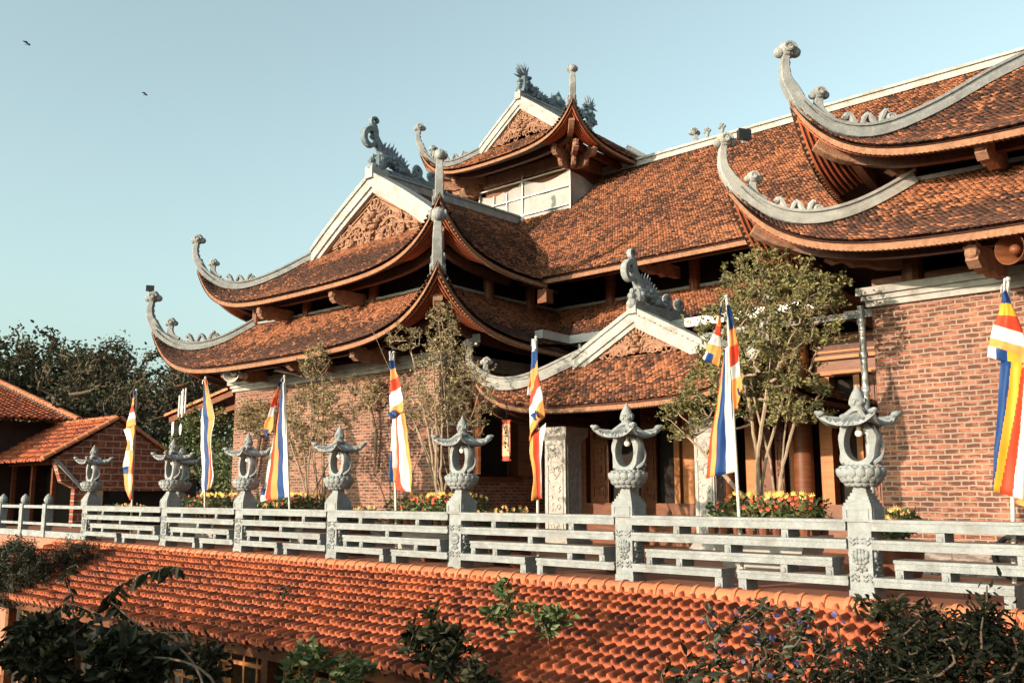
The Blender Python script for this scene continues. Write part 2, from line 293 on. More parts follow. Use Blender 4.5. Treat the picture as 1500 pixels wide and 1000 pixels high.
# ------------------------------------------------------------------ curved roofs
TEMPLE_AT = Vector((-9.0, 12.3, 0))
temple = empty('temple', TEMPLE_AT, 'large brick temple with layered upswept tile roofs behind the stone balustrade', 'temple')
def tpart(mb, name, m, parent=None, smooth=False):
    o = mb.build(name, m, parent or temple, smooth)
    if not parent: o.location = -TEMPLE_AT
    return o
class Roof:
    """hip or skirt roof over a rectangle; S(t) is the rise at distance t in from the eave, corners sweep up"""
    def __init__(s, x0, x1, y0, y1, ze, rise, Lc, run, top, corners, a=.62, p=1.75, kf=1.0):
        s.kf = kf
        s.x0, s.x1, s.y0, s.y1, s.ze, s.rise, s.Lc, s.run, s.top, s.a, s.p = x0, x1, y0, y1, ze, rise, Lc, run, top, a, p
        s.C = {'fl': (x0, y0), 'fr': (x1, y0), 'bl': (x0, y1), 'br': (x1, y1)}; s.on = corners; s.Tg = min(run, 2.6) * 1.0
    def prof(s, pts, lam=.75):
        q = np.array(spline([(p[0], p[1], 0) for p in pts], 8)); s.tab = (q[:, 0], q[:, 1]); s.lam = lam; s.top = s.ze + pts[-1][1]; return s
    def S(s, t): return s.ze + np.interp(t, s.tab[0], s.tab[1]) + np.minimum(t, 0) * .2
    def lift(s, x, y):
        z = 0
        for c in s.on:
            cx, cy = s.C[c]; a = np.abs(x - cx); b = np.abs(y - cy) * s.kf; mx = np.maximum(a, b); mn = np.minimum(a, b)
            z = z + s.rise * np.exp(-mx / s.lam) * np.exp(-mn / (2.2 * s.lam))
        return z
    def T(s, side, t): return t * s.kf if side in 'fb' else t
    def H(s, side, u, t):
        x, y = s.xy(side, u, t); return s.S(s.T(side, t)) + s.lift(x, y)
    def xy(s, side, u, t):
        z = 0 * (u + t)
        if side == 'f': return u + z, s.y0 + t + z
        if side == 'b': return u + z, s.y1 - t + z
        if side == 'l': return s.x0 + t + z, u + z
        return s.x1 - t + z, u + z
    def P(s, side, u, t, dz=0.):
        u = np.asarray(u, float); t = np.asarray(t, float); x, y = s.xy(side, u, t); return np.stack([x, y, s.S(s.T(side, t)) + s.lift(x, y) + dz], -1)
    def tiles(s, name, side, u0, u1, t1, mask, parent, tw=.068, ex=.060, m=None, t0=0.0, lift=.030, mould=None):
        """rows of separate round-nosed tiles, one mesh"""
        U = []; T = []; t = t0; r = 0
        while t < t1:
            slope = (float(s.S(np.array(s.T(side, t + .05)))) - float(s.S(np.array(s.T(side, t))))) / .05
            us = np.arange(u0 + (r % 2) * tw / 2, u1, tw); U.append(us); T.append(np.full(len(us), t)); t += ex / math.sqrt(1 + slope * slope); r += 1
        U = np.concatenate(U); T = np.concatenate(T); k = mask(U, T); U = U[k]; T = T[k]; N = len(U)
        e = .02; P0 = s.P(side, U, T); du = s.P(side, U + e, T) - s.P(side, U - e, T); dt = s.P(side, U, T + e) - s.P(side, U, T - e)
        du[:, 2] *= 1.0
        A = du / np.linalg.norm(du, axis=1)[:, None]; nn = np.cross(A, dt); nn /= np.linalg.norm(nn, axis=1)[:, None]
        sg = np.sign(nn[:, 2:3]); nn *= sg; B = dt - A * (A * dt).sum(1)[:, None]; B /= np.linalg.norm(B, axis=1)[:, None]
        A = A * np.where(sg < 0, -1, 1)
        w = tw * .475; e_ = ex
        tpl = np.array([(-w, 1.5 * e_, .004), (w, 1.5 * e_, .004), (w, .30 * e_, lift), (w * .58, .03 * e_, lift + .004), (0, -.16 * e_, lift + .007), (-w * .58, .03 * e_, lift + .004), (-w, .30 * e_, lift),
                        (w, .30 * e_, lift - .014), (w * .58, .03 * e_, lift - .014), (0, -.16 * e_, lift - .011), (-w * .58, .03 * e_, lift - .014), (-w, .30 * e_, lift - .014)])
        jit = rng.normal(0, 1, (N, 3)); J = np.stack([jit[:, 0] * .003, jit[:, 1] * .005, np.abs(jit[:, 2]) * .004], -1)
        rot = rng.normal(0, .05, N); tilt = rng.normal(0, .08, N)
        a = tpl[None, :, 0] + J[:, None, 0] - rot[:, None] * tpl[None, :, 1]; b = tpl[None, :, 1] + J[:, None, 1] + rot[:, None] * tpl[None, :, 0]; c = tpl[None, :, 2] + J[:, None, 2] + tilt[:, None] * tpl[None, :, 0] * .6
        V = P0[:, None, :] + A[:, None, :] * a[..., None] + B[:, None, :] * b[..., None] + nn[:, None, :] * c[..., None]
        F = [(0, 6, 5, 4, 3, 2, 1)[::-1], (2, 7, 8, 3), (3, 8, 9, 4), (4, 9, 10, 5), (5, 10, 11, 6)]
        # weathering: black mould where rain reaches, clean clay where the eave above shelters the courses
        cl = .6 * np.sin(U * 1.1 + .7 * T) * np.sin(T * 1.9 - U * .6 + 2) + .5 * np.sin(U * 2.1 + T * 3.7 + 1) * np.sin(U * 5.3 - T * 4.1) + .5 * np.sin(U * 9.7 + 2 * np.sin(T * 8)) * np.sin(T * 11 + U * 3); pm = (mould or (lambda u, t: .42 + 0 * t))(U, T) + .42 * cl
        mi = (rng.uniform(0, 1, N) < pm).astype(int)
        o = mesh_np(name, V, 12, F, None, parent, mats=[M['tile'], M['tile_mould']], mi=mi)
        if parent is temple: o.location = -TEMPLE_AT
        return o
    def sheet(s, mb, side, us, ts, dz, lo=None, hi=None, mi=0):
        """grid on the roof surface moved by dz; lo/hi(t) clip u"""
        P = []; ts = list(np.linspace(ts[0], ts[-1], max(len(ts), int((ts[-1] - ts[0]) / .12) + 2)))
        for t in ts:
            a = us[0] if lo is None else lo(t); b = us[1] if hi is None else hi(t); n = 56
            P.append([tuple(s.P(side, a + (b - a) * i / n, t, dz)) for i in range(n + 1)])
        mb.grid(P, mi); return mb
    def eave(s, mb, side, u0, u1, n, top=.0, drop=.11, thick=.035, out=.01, t=0., scallop=True):
        us = np.linspace(u0, u1, n + 1); o = {'f': (0, -1), 'b': (0, 1), 'l': (-1, 0), 'r': (1, 0)}[side]
        rows = [[], [], [], []]
        for i, u in enumerate(us):
            p = s.P(side, u, t); dz = (.018 if i % 2 else 0) if scallop else 0
            ox, oy = o[0] * out, o[1] * out; ix, iy = o[0] * (out - thick), o[1] * (out - thick)
            rows[0].append((p[0] + ox, p[1] + oy, p[2] + top)); rows[1].append((p[0] + ox, p[1] + oy, p[2] + top - drop + dz))
            rows[2].append((p[0] + ix, p[1] + iy, p[2] + top - drop + dz)); rows[3].append((p[0] + ix, p[1] + iy, p[2] + top))
        rows.append(rows[0]); mb.grid(rows); return mb

def cloud_head(mb, c, side, along, r):
    """scrolled cloud knob: lobes in the plane of the ridge"""
    c = Vector(c); al = Vector(along); sd = Vector(side); up = Vector((0, 0, 1)); R = Matrix((sd, al, up)).transposed()
    for a, b, q in ((0, .10, .80), (-.62, -.10, .50), (.62, -.06, .50), (.10, .50, .46)):
        mb.ball(c + al * (a * r) + up * (b * r), (r * q * .95, r * q, r * q * .88), 12, 8, rot=R)
    for sgn in (-1, 1):  # spiral coil raised on both faces
        pts = [c + sd * (sgn * r * (.60 + .012 * k)) + al * (math.cos(k * .6) * r * (.58 - .038 * k)) + up * (.12 * r + math.sin(k * .6) * r * (.50 - .033 * k)) for k in range(15)]
        mb.tube(pts, [r * .15] * 15, 6)

def hip_ridge(roof, corner, tend, parent, m, w=.2, h=.19, horn=.85, scale=1., relief=True, second=True, name='hip_ridge', dup=None):
    cx, cy = roof.C[corner]; sx = 1 if corner[1] == 'l' else -1; sy = 1 if corner[0] == 'f' else -1
    side_ = 'f' if corner[0] == 'f' else 'b'
    inw = Vector((sx, sy, 0)).normalized(); sd = Vector((-inw.y, inw.x, 0))
    def hp(q):
        t = q / math.sqrt(2); x = cx + sx * t; y = cy + sy * t / roof.kf
        return Vector((x, y, float(roof.S(np.array(t)) + roof.lift(np.array(x), np.array(y)))))
    mb = MB(); Q = tend * math.sqrt(2); n = 26
    pts = [hp(.1 * scale + (Q - .1 * scale) * i / n) + Vector((0, 0, h * .5)) for i in range(n + 1)]
    mb.sweep(pts, sd, [h * .54] * (n + 1), [w * .5] * (n + 1))
    capp = [p + Vector((0, 0, h * .54)) for p in pts]; mb.sweep(capp, sd, [.022 * scale] * (n + 1), [w * .62] * (n + 1))
    base = [p - Vector((0, 0, h * .3)) for p in pts]; mb.sweep(base, sd, [.05 * scale] * (n + 1), [w * .70] * (n + 1))
    # horn: leaves the ridge, leans out over the tip and turns up
    z0 = hp(0); k = horn
    loc = [(1.0, None, .10, .10), (.62, None, .12, .105), (.30, None, .135, .11), (.08, .13, .13, .115), (-.04, .36, .105, .11), (-.07, .60, .085, .10), (-.05, .82, .075, .085), (-.01, .95, .07, .08)]
    P = []
    for q, dz, hh, tt in loc:
        q *= k
        if dz is None: p = hp(max(q, 0)) + Vector((0, 0, h * .5))
        else: p = z0 + inw * q + Vector((0, 0, dz * k))
        P.append((p.x, p.y, p.z, hh * k * 1.1, tt * k * 1.1))
    sp = spline(P, 5)
    mb.sweep([p[:3] for p in sp], sd, [p[3] for p in sp], [p[4] for p in sp])
    tip = Vector(sp[-1][:3]); cloud_head(mb, tip + Vector((0, 0, .07 * k)) + inw * (.02 * k), sd, inw, .26 * k)
    # scrolls rolling down the inner face of the horn
    for i in range(4):
        p = Vector(sp[16 + i * 4][:3]) + inw * (sp[16 + i * 4][3] * .75) + Vector((0, 0, .02))
        mb.ball(p, (.07 * k, .07 * k, .085 * k), 8, 6)
    if second:
        b = hp(.62 * k) + Vector((0, 0, h * .6)); q = [b + inw * (.26 * k), b + Vector((0, 0, .13 * k)) + inw * (.07 * k), b + Vector((0, 0, .34 * k)) - inw * (.01 * k), b + Vector((0, 0, .54 * k)) + inw * (.02 * k)]
        q = spline([tuple(v) for v in q], 4); nn = len(q); mb.sweep(q, sd, [(.13 - .055 * i / nn) * k for i in range(nn)], [(.085 - .03 * i / nn) * k for i in range(nn)])
        cloud_head(mb, Vector(q[-1]) + Vector((0, 0, .05 * k)), sd, inw, .20 * k)
    if relief:  # cloud-and-wave crest lying along the top of the ridge
        for i in range(5):
            p = hp((.78 + .1 * i) * k) + Vector((0, 0, h * .95)); mb.ball(p, (.10 * k, .085 * k, (.115 - .02 * (i % 2)) * k), 9, 6)
        wv = [hp((1.15 + .04 * i) * k) + Vector((0, 0, h * 1.0 + .13 * k + .14 * k * math.sin(i * .62 + .4))) for i in range(24)]
        for sg in (-1, 1): mb.tube([p + sd * (.035 * sg) for p in wv], [0.062 * k + .01 * k * math.sin(i * .5) for i in range(24)], 6)
        e = hp(2.12 * k) + Vector((0, 0, h * .95 + .07 * k)); cloud_head(mb, e, sd, inw, .17 * k)
    return tpart(mb, name, m, parent)

def hip_rafter(roof, corner, t0, t1, parent, scale=1.):
    cx, cy = roof.C[corner]; sx = 1 if corner[1] == 'l' else -1; sy = 1 if corner[0] == 'f' else -1
    inw = Vector((sx, sy, 0)).normalized(); sd = Vector((-inw.y, inw.x, 0)); mb = MB()
    def hp(t, dz): x = cx + sx * t; y = cy + sy * t / roof.kf; return Vector((x, y, float(roof.S(np.array(t)) + roof.lift(np.array(x), np.array(y))) + dz))
    n = 12; ts = [t0 + (t1 - t0) * i / n for i in range(n + 1)]
    mb.sweep([hp(t, -.24 * scale) for t in ts], sd, [.10 * scale + .02 * scale * i / n for i in range(n + 1)], [.085 * scale] * (n + 1))
    for i in range(7):
        t = t0 + .05 + i * .085 * scale
        for sg in (-1, 1): mb.ball(hp(t, -.17 * scale) + sd * (.115 * scale * sg), .05 * scale, 8, 6)
    # carved end hanging below the beam
    b = hp(t0 + .62 * scale, -.40 * scale)
    prof = [(0, .10), (.10, .0), (.05, -.08), (.16, -.14), (.30, -.10), (.42, -.17), (.60, -.16), (.78, -.20), (1.05, -.20), (1.05, .12), (.6, .14), (.2, .16)]
    mb.prism([(u * scale, v * scale) for u, v in prof], b - sd * .07 * scale, inw, Vector((0, 0, 1)), sd * .14 * scale)
    for u, v, r in ((.14, -.03, .07), (.3, 0, .08), (.46, -.04, .07), (.62, 0, .06), (.8, -.06, .06)):
        mb.ball(b + inw * u * scale + Vector((0, 0, v * scale)), (r * 1.15 * scale,) * 3, 9, 6)
    tpart(mb, 'hip_rafter', M['carve'], parent)
    if sy > 0:   # rows of tile undersides showing at the flared tip
        m2 = MB()
        for k in range(1, 7):
            t = .07 * k * scale
            for side, c0, sgn in (('f', cx, sx), ('r' if sx < 0 else 'l', cy, sy)):
                u0 = c0 + sgn * t / (1 if side != 'f' else 1); roof.eave(m2, side, u0, c0 + sgn * 1.25 * scale, 14, top=-.12, drop=.035, thick=.03, out=0, t=t / (roof.kf if side == 'f' else 1), scallop=False)
        tpart(m2, 'tile_underside', M['orange'], parent)

def bracket(mb, p, d, L, sc=1.):
    """carved cantilever: root p (at the wall), direction d outwards"""
    d = Vector(d); sd = Vector((-d.y, d.x, 0)); p = Vector(p)
    prof = [(0, .16), (0, -.10), (.25, -.10), (.4, -.16), (.55, -.11), (.66, -.17), (.80, -.13), (.9, -.16), (1.0, -.08), (.97, .02), (1.04, .08), (.98, .16), (.85, .13), (.7, .17)]
    mb.prism([(u * L, v * sc) for u, v in prof], p - sd * .075 * sc, d, Vector((0, 0, 1)), sd * .15 * sc)
    for u, v, r in ((.97, .02, .095), (.86, -.05, .09), (.74, .02, .07), (.62, -.06, .07), (1.0, .12, .05), (.5, .02, .06)):
        mb.ball(p + d * u * L + Vector((0, 0, v * sc)), (r * sc, r * sc, r * sc * .9), 8, 6)

def carved_fill(mb, poly_half, o, ex, ez, out, seed, face=True, sc=1.):
    """relief of scrolls and a mask inside a triangular gable: o apex-down origin, ex right, ez up, out towards viewer"""
    r = random.Random(seed); o = Vector(o); ex = Vector(ex); ez = Vector(ez); out = Vector(out); W_, H_ = poly_half
    def p(u, v, d=0): return o + ex * u + ez * v + out * d
    def inside(u, v): return v < H_ * (1 - abs(u) / W_) - .03
    k = 0
    while k < 34:
        u = r.uniform(.05, W_); v = r.uniform(.03, H_)
        if not inside(u, v) or (face and u < .2 * sc and .25 * H_ < v < .75 * H_): continue
        k += 1; R = r.uniform(.05, .115) * sc; a0 = r.uniform(0, 6); dr = r.choice((-1, 1))
        for sg in (-1, 1):
            pts = [p(sg * (u + math.cos(a0 + dr * i * .55) * R * (1 - .055 * i)), v + math.sin(a0 + dr * i * .55) * R * (1 - .055 * i), .03 * sc + .012 * (k % 3)) for i in range(12)]
            mb.tube(pts, [.024 * sc * (1 - .04 * i) for i in range(12)], 5)
    for i in range(9):  # flame strokes round the mask
        a = PI * (i + .5) / 9
        q = [p(math.cos(a) * R_ * sc * 1.1, H_ * .46 + math.sin(a) * R_ * sc * 1.15, .06 * sc) for R_ in (.17, .26, .34 + .04 * (i % 2))]; mb.tube(q, [.035 * sc, .03 * sc, .008], 5)
    if face:
        c = (0, H_ * .42)
        for u, v, rx, rz, d in ((0, 0, .15, .13, .08), (0, -.12, .12, .07, .10), (0, .0, .055, .05, .20), (-.075, .06, .05, .045, .16), (.075, .06, .05, .045, .16), (0, -.07, .09, .03, .18), (-.15, .03, .06, .09, .05), (.15, .03, .06, .09, .05), (0, .14, .09, .05, .1)):
            mb.ball(p(u * sc, c[1] + v * sc, d * sc * .8), (rx * sc, .09 * sc, rz * sc), 10, 7)
        for sg in (-1, 1):  # wings of cloud either side and whiskers
            q = [p(sg * u * W_, v * H_, .05 * sc) for u, v in ((.16, .26), (.30, .40), (.44, .36), (.54, .22), (.70, .16), (.86, .06))]; mb.tube([tuple(x) for x in spline([tuple(x) for x in q], 4)], [.05 * sc * (1 - .03 * i) for i in range(21)], 6)

def dragon(name, parent, at, back, m, sc=1., tail_up=True, length=1.9):
    """ridge creature; 'back' = horizontal direction along the ridge away from the gable end"""
    b = Vector(back).normalized(); up = Vector((0, 0, 1)); sd = Vector((-b.y, b.x, 0)); at = Vector(at); mb = MB()
    def p(s, z, d=0): return at + b * (s * sc) + up * (z * sc) + sd * (d * sc)
    if tail_up:
        pts = [p(.30, .16), p(.22, .38), p(.12, .58), p(-.02, .78)] + [p(-.13 + math.cos(a) * r, .70 + math.sin(a) * r) for a, r in [(1.2 + k * .42, .26 - .0125 * k) for k in range(17)]]
        sp = spline([tuple(q) for q in pts], 3); mb.sweep(sp, sd, [(.085 - .0009 * i) * sc for i in range(len(sp))], [(.10 - .0008 * i) * sc for i in range(len(sp))])
        q = spline([tuple(x) for x in (p(-.02, .92), p(-.02, 1.04), p(-.12, 1.10), p(-.13, 1.2), p(-.02, 1.25), p(.05, 1.19))], 4); mb.sweep(q, sd, [(.05 - .0012 * i) * sc for i in range(len(q))], [.06 * sc] * len(q))
        mb.ball(p(.04, 1.19), .06 * sc, 8, 6)
        mb.ball(p(.12, .16), (.20 * sc, .2 * sc, .24 * sc), 10, 8); mb.ball(p(-.06, .02), (.14 * sc, .14 * sc, .13 * sc), 9, 7); mb.ball(p(-.1, .18), .09 * sc, 8, 6); mb.ball(p(-.05, .30), .07 * sc, 8, 6)
        body = [(.10, .20), (.30, .30), (.50, .30), (.68, .20), (.86, .10)]
    else:
        body = [(-.05, .02), (.0, .22), (.02, .40), (.10, .28), (.26, .26), (.42, .14), (.58, .17), (.75, .08), (.92, .10), (1.1, .06), (1.25, .14)]
    sp = spline([tuple(p(s, z)) for s, z in body], 5); n = len(sp)
    rr = [(.17 - .075 * i / n) * sc if tail_up else (.14 - .09 * i / n) * sc for i in range(n)]; mb.tube(sp, rr, 10)
    r = random.Random(3)
    for i in range(1, n, 1 if not tail_up else 1):  # dorsal spines
        q = Vector(sp[i]); h = (r.uniform(.2, .38) if tail_up else r.uniform(.10, .2)) * sc
        mb.tube([q + up * rr[i] * .7, q + up * (rr[i] + h * .55) - b * .02 * sc, q + up * (rr[i] + h) + b * .05 * sc], [.045 * sc, .03 * sc, .004], 5)
    for i in range(60 if tail_up else 40):  # scales and curls on the flanks
        j = r.randrange(n); q = Vector(sp[j]); a = r.uniform(-1.2, 1.2); sg = r.choice((-1, 1))
        mb.ball(q + sd * (sg * rr[j] * math.cos(a)) + up * (rr[j] * math.sin(a)), r.uniform(.03, .06) * sc, 6, 5)
    if tail_up:
        h = (.92, .10)   # head lies along the ridge, jaws open
        for s, z, d, R in ((0, .06, 0, (.17, .14, .13)), (.16, .02, 0, (.14, .10, .07)), (.30, .05, 0, (.10, .09, .06)), (.14, -.10, 0, (.16, .09, .045)), (-.02, .17, .08, (.05, .05, .05)), (-.02, .17, -.08, (.05, .05, .05)), (.36, .11, 0, (.04, .07, .05))):
            mb.ball(p(h[0] + s, h[1] + z, d), (R[0] * sc, R[1] * sc, R[2] * sc), 9, 7, rot=Matrix((b, sd, up)).transposed())
        for k in range(7):
            a = .5 + k * .33; q = p(h[0] - .08, h[1] + .12); mb.tube([q, q + (up * math.sin(a) - b * math.cos(a)) * .2 * sc + sd * .03 * (k % 3 - 1), q + (up * math.sin(a) - b * math.cos(a)) * .32 * sc], [.05 * sc, .03 * sc, .004], 5)
        cl = spline([tuple(p(s, z)) for s, z in ((1.2, .05), (1.35, .12), (1.42, .30), (1.30, .38), (1.24, .28), (1.40, .16), (1.6, .05), (1.8, .10), (1.92, .26), (1.80, .34), (1.72, .26), (1.88, .10), (2.05, .03))], 4)
        mb.tube(cl, [.075 * sc] * len(cl), 7)
        mb.bar(p(-.05, .0), p(2.1, .0), .22 * sc, .09 * sc)
    else:
        h = (.06, .52)
        for s, z, d, R in ((0, 0, 0, (.13, .10, .11)), (.13, .02, 0, (.13, .08, .055)), (.12, -.09, 0, (.12, .07, .035)), (.24, .05, 0, (.05, .06, .05)), (.03, .09, .06, (.04,) * 3), (.03, .09, -.06, (.04,) * 3)):
            mb.ball(p(h[0] + s, h[1] + z, d), (R[0] * sc, R[1] * sc, R[2] * sc), 9, 7, rot=Matrix((b, sd, up)).transposed())
        for k in range(12):  # swept mane
            a = 1.1 + k * .2; d = (k % 3 - 1) * .05; q = p(h[0] - .02, h[1] + .02, d); v = up * math.sin(a) + b * math.cos(a)
            mb.tube([q, q + v * .18 * sc, q + v * (.33 + .05 * (k % 2)) * sc + up * .03 * sc], [.05 * sc, .032 * sc, .004], 5)
        for k in range(5):   # flame tail
            q = p(1.22, .12); a = .15 + k * .35; v = up * math.sin(a) + b * math.cos(a); mb.tube([q, q + v * .16 * sc + up * .03 * sc, q + v * .30 * sc - b * .02 * sc + up * .05 * sc], [.05 * sc, .03 * sc, .004], 5)
        for s_, sg in ((-.02, 1), (-.02, -1), (.32, 1), (.6, -1)):
            mb.tube([p(s_, .2, .06 * sg), p(s_ - .1, .1, .14 * sg), p(s_ - .12, .0, .13 * sg)], [.05 * sc, .04 * sc, .045 * sc], 6)
        for k in range(4): mb.ball(p(-.14 - .03 * (k % 2), .05 + .1 * k), (.075 * sc,) * 3, 8, 6)
    return tpart(mb, name, m, parent)

def gable(roof, parent, yb, tg, xm, hw, zb, za, m, front=-1, seed=1, th=.26, sc=1., open_eye=False):
    """front gable wall: rake boards (white, stepped), recessed carved panel; plane y = yb"""
    mb = MB(); f = front
    def rake(off_top, width, proud, thick):
        for sg in (-1, 1):
            a = np.array((xm, yb, za + off_top)); n = 12; P = []
            for i in range(n + 1):
                q = i / n; P.append((xm + sg * hw * q, zb + (za - zb) * prof(1 - q) + off_top))
            top = P; bot = [(x, z - width) for x, z in P]
            if sg > 0: poly = top + bot[::-1]
            else: poly = top[::-1] + bot
            for i in range(n):
                x0, z0 = top[i]; x1, z1 = top[i + 1]; b0 = z0 - width; b1 = z1 - width
                y0 = yb + f * proud; y1 = y0 - f * thick
                pts = [(x0, y0, b0), (x1, y0, b1), (x1, y1, b1), (x0, y1, b0), (x0, y0, z0), (x1, y0, z1), (x1, y1, z1), (x0, y1, z0)]
                mb.hexa(pts)
    def prof(q):  # height fraction from foot (0) to apex (1): the same sag as the roof
        t = roof.run - hw + hw * q; return float((roof.S(np.array(t)) - roof.S(np.array(roof.run - hw))) / (roof.S(np.array(float(roof.run))) - roof.S(np.array(roof.run - hw))))
    rake(.20 * sc, .11 * sc, .26 * sc, .44 * sc); rake(.09 * sc, .26 * sc, .22 * sc, .34 * sc); rake(-.17 * sc, .13 * sc, .17 * sc, .2 * sc)
    mb.box(xm - .13 * sc, xm + .13 * sc, yb + f * .30 * sc, yb - f * .2 * sc, za + .02 * sc, za + .30 * sc) if f > 0 else mb.box(xm - .13 * sc, xm + .13 * sc, yb - .30 * sc, yb + .2 * sc, za + .02 * sc, za + .30 * sc)
    tpart(mb, 'rake_board', m, parent)
    w = MB(); zt = za - .30 * sc; hw2 = hw * .93
    w.prism([(-hw2, zb - .05), (hw2, zb - .05), (0, zt)], (xm, yb + .02, 0), (1, 0, 0), (0, 0, 1), (0, .1, 0)); pn = tpart(w, 'gable_panel', M['carve'], parent)
    c = MB(); H2 = (zt - zb) * .86; W2 = hw2 * .84
    # carved board with a scalloped lower edge, in front of the dark panel
    nsc = 11; poly = [(0, H2)] + [(W2 * (1 - i / (nsc * 3) * 1.0) * 1.0, (.10 + .05 * abs(math.sin(i * PI / 3 + .5)) - .12 * (1 - i / (nsc * 3)) ** 1) * sc) for i in range(0, nsc * 3)]
    poly = poly + [(-u, v) for u, v in poly[:0:-1]]
    c.prism(poly, (xm, yb - .03 * sc, zb + .06 * sc), (1, 0, 0), (0, 0, 1), (0, .045 * sc, 0))
    carved_fill(c, (W2, H2), (xm, yb - .03 * sc, zb + .06 * sc), (1, 0, 0), (0, 0, 1), (0, -1, 0), seed, True, sc * 1.15)
    for sg in (-1, 1):  # timber mouldings under the rakes
        c.bar((xm + sg * hw2 * .96, yb - .06 * sc, zb + .02), (xm, yb - .06 * sc, zt - .02), .05 * sc, .07 * sc); c.bar((xm + sg * hw2 * .86, yb - .05 * sc, zb + .03), (xm, yb - .05 * sc, zt - .13 * sc), .04 * sc, .03 * sc)
    tpart(c, 'carved_board', M['carve'], parent)
    return pn
# ------------------------------------------------------------------ the temple roofs
def band(roof, mb, side, u0, u1, t, n, h, w, dz=0.):
    us = np.linspace(u0, u1, n + 1); P = [Vector(roof.P(side, u, t, dz)) for u in us]
    sd = {'f': (0, 1, 0), 'b': (0, 1, 0), 'l': (1, 0, 0), 'r': (1, 0, 0)}[side]
    mb.sweep([p + Vector((0, 0, h / 2)) for p in P], sd, [h / 2] * (n + 1), [w / 2] * (n + 1))
def roof_part(name):
    e = MB(); return e
LOW = [(0, 0), (.6, .30), (1.2, .73), (1.8, 1.30)]
UPP = [(0, 0), (.7, .35), (1.4, .90), (2.1, 1.50), (3.2, 2.25), (4.375, 2.95)]
def R_(x0, x1, y0, y1, ze, rise, run, on, pts, lam=.75, kf=1.0): return Roof(x0, x1, y0, y1, ze, rise, 5, run, 0, on, kf=kf).prof(pts, lam)
WL = R_(-21.9, -11.7, 10.83, 27, 3.72, 1.25, 1.8, ('fl', 'fr'), LOW, .80)
WU = R_(-21.2, -12.45, 11.55, 27, 5.28, 1.25, 4.375, ('fl', 'fr'), UPP, .74)
RL = R_(-6.1, 3.9, 10.83, 27, 3.82, 1.22, 1.8, ('fl', 'fr'), [(t, z * .94) for t, z in LOW], .75)
RU = R_(-5.5, 3.2, 11.55, 27, 5.14, 1.16, 4.35, ('fl', 'fr'), UPP, .62)
ML = R_(-22, 5, 14.5, 24, 3.98, 0, 1.75, (), [(0, 0), (.6, .25), (1.2, .62), (1.75, 1.08)])
MU = R_(-26, 8, 14.6, 25.4, 5.40, 0, 5.4, (), [(0, 0), (1, .60), (2.2, 1.48), (4.0, 2.95), (5.4, 4.15)])
TW = R_(-19.4, -13.8, 17.2, 22.8, 9.66, 1.0, 2.8, ('fl', 'fr', 'br', 'bl'), [(0, 0), (.5, .20), (1.3, .92), (2.0, 1.45), (2.8, 2.02)], .55)
PO = R_(-12.4, -6.3, 12.35, 16.2, 2.43, .76, 3.05, ('fl', 'fr'), [(0, 0), (.8, .36), (1.7, .88), (3.05, 1.6)], .55, 1.6)
def zW(R, side, x, y):
    t = {'l': x - R.x0, 'r': R.x1 - x, 'f': y - R.y0}[side]; return R.S(R.T(side, t)) + R.lift(x, y)

def under(roof, parts, depth=.02, name='roof_deck', m=None, parent=None):
    """boarded deck under the tiles: parts = list of (side, us, ts, lo, hi)"""
    mb = MB()
    for side, us, ts, lo, hi in parts: roof.sheet(mb, side, us, ts, -.03, lo, hi)
    o = tpart(mb, name, M['oldunder'], parent); return o
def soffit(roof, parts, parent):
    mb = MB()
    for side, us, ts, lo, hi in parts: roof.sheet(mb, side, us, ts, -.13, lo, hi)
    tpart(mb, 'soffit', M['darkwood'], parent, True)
def trim(roof, parent, sides, sc=1., m='eave'):
    mb = MB(); bm = MB()
    for side, u0, u1 in sides:
        n = max(8, int(abs(u1 - u0) / (.030 * sc))); n += n % 2
        roof.eave(mb, side, u0, u1, n, top=-.035, drop=.095 * sc, thick=.06, out=-.02)
        i = .55 * sc; roof.eave(bm, side, u0 + i, u1 - i, 40, top=-.16, drop=.17 * sc, thick=.12, out=0, t=i, scallop=False)
    tpart(mb, 'eave_edge', M[m], parent); tpart(bm, 'eave_beam', M['beam'], parent)

def skirt(R, sides, tiles, tend, name, hips, m_ridge, scale=1., mask_extra=None, soff=True, kw={}):
    """one lower roof: deck, tiles, eaves, hip ridges, corner rafters"""
    ts = [tend * i / 8 for i in range(9)]; parts = []
    for side, u0, u1, lo, hi in sides: parts.append((side, (u0, u1), ts, (lambda t, s=side, a=u0, h=lo: a + R.T(s, t) * h) if side in 'fb' else (lambda t, a=u0, h=lo: a + t / R.kf * h), (lambda t, s=side, a=u1, h=hi: a - R.T(s, t) * h) if side in 'fb' else (lambda t, a=u1, h=hi: a - t / R.kf * h)))
    root = under(R, parts, name=name)
    if soff: soffit(R, parts, root)
    for side, u0, u1, msk in tiles: R.tiles('tile_courses', side, u0, u1, tend, msk, root, mould=lambda u, t: np.clip(1.35 - .95 * np.maximum(t - .62, 0) / .5, .02, .93))
    return root

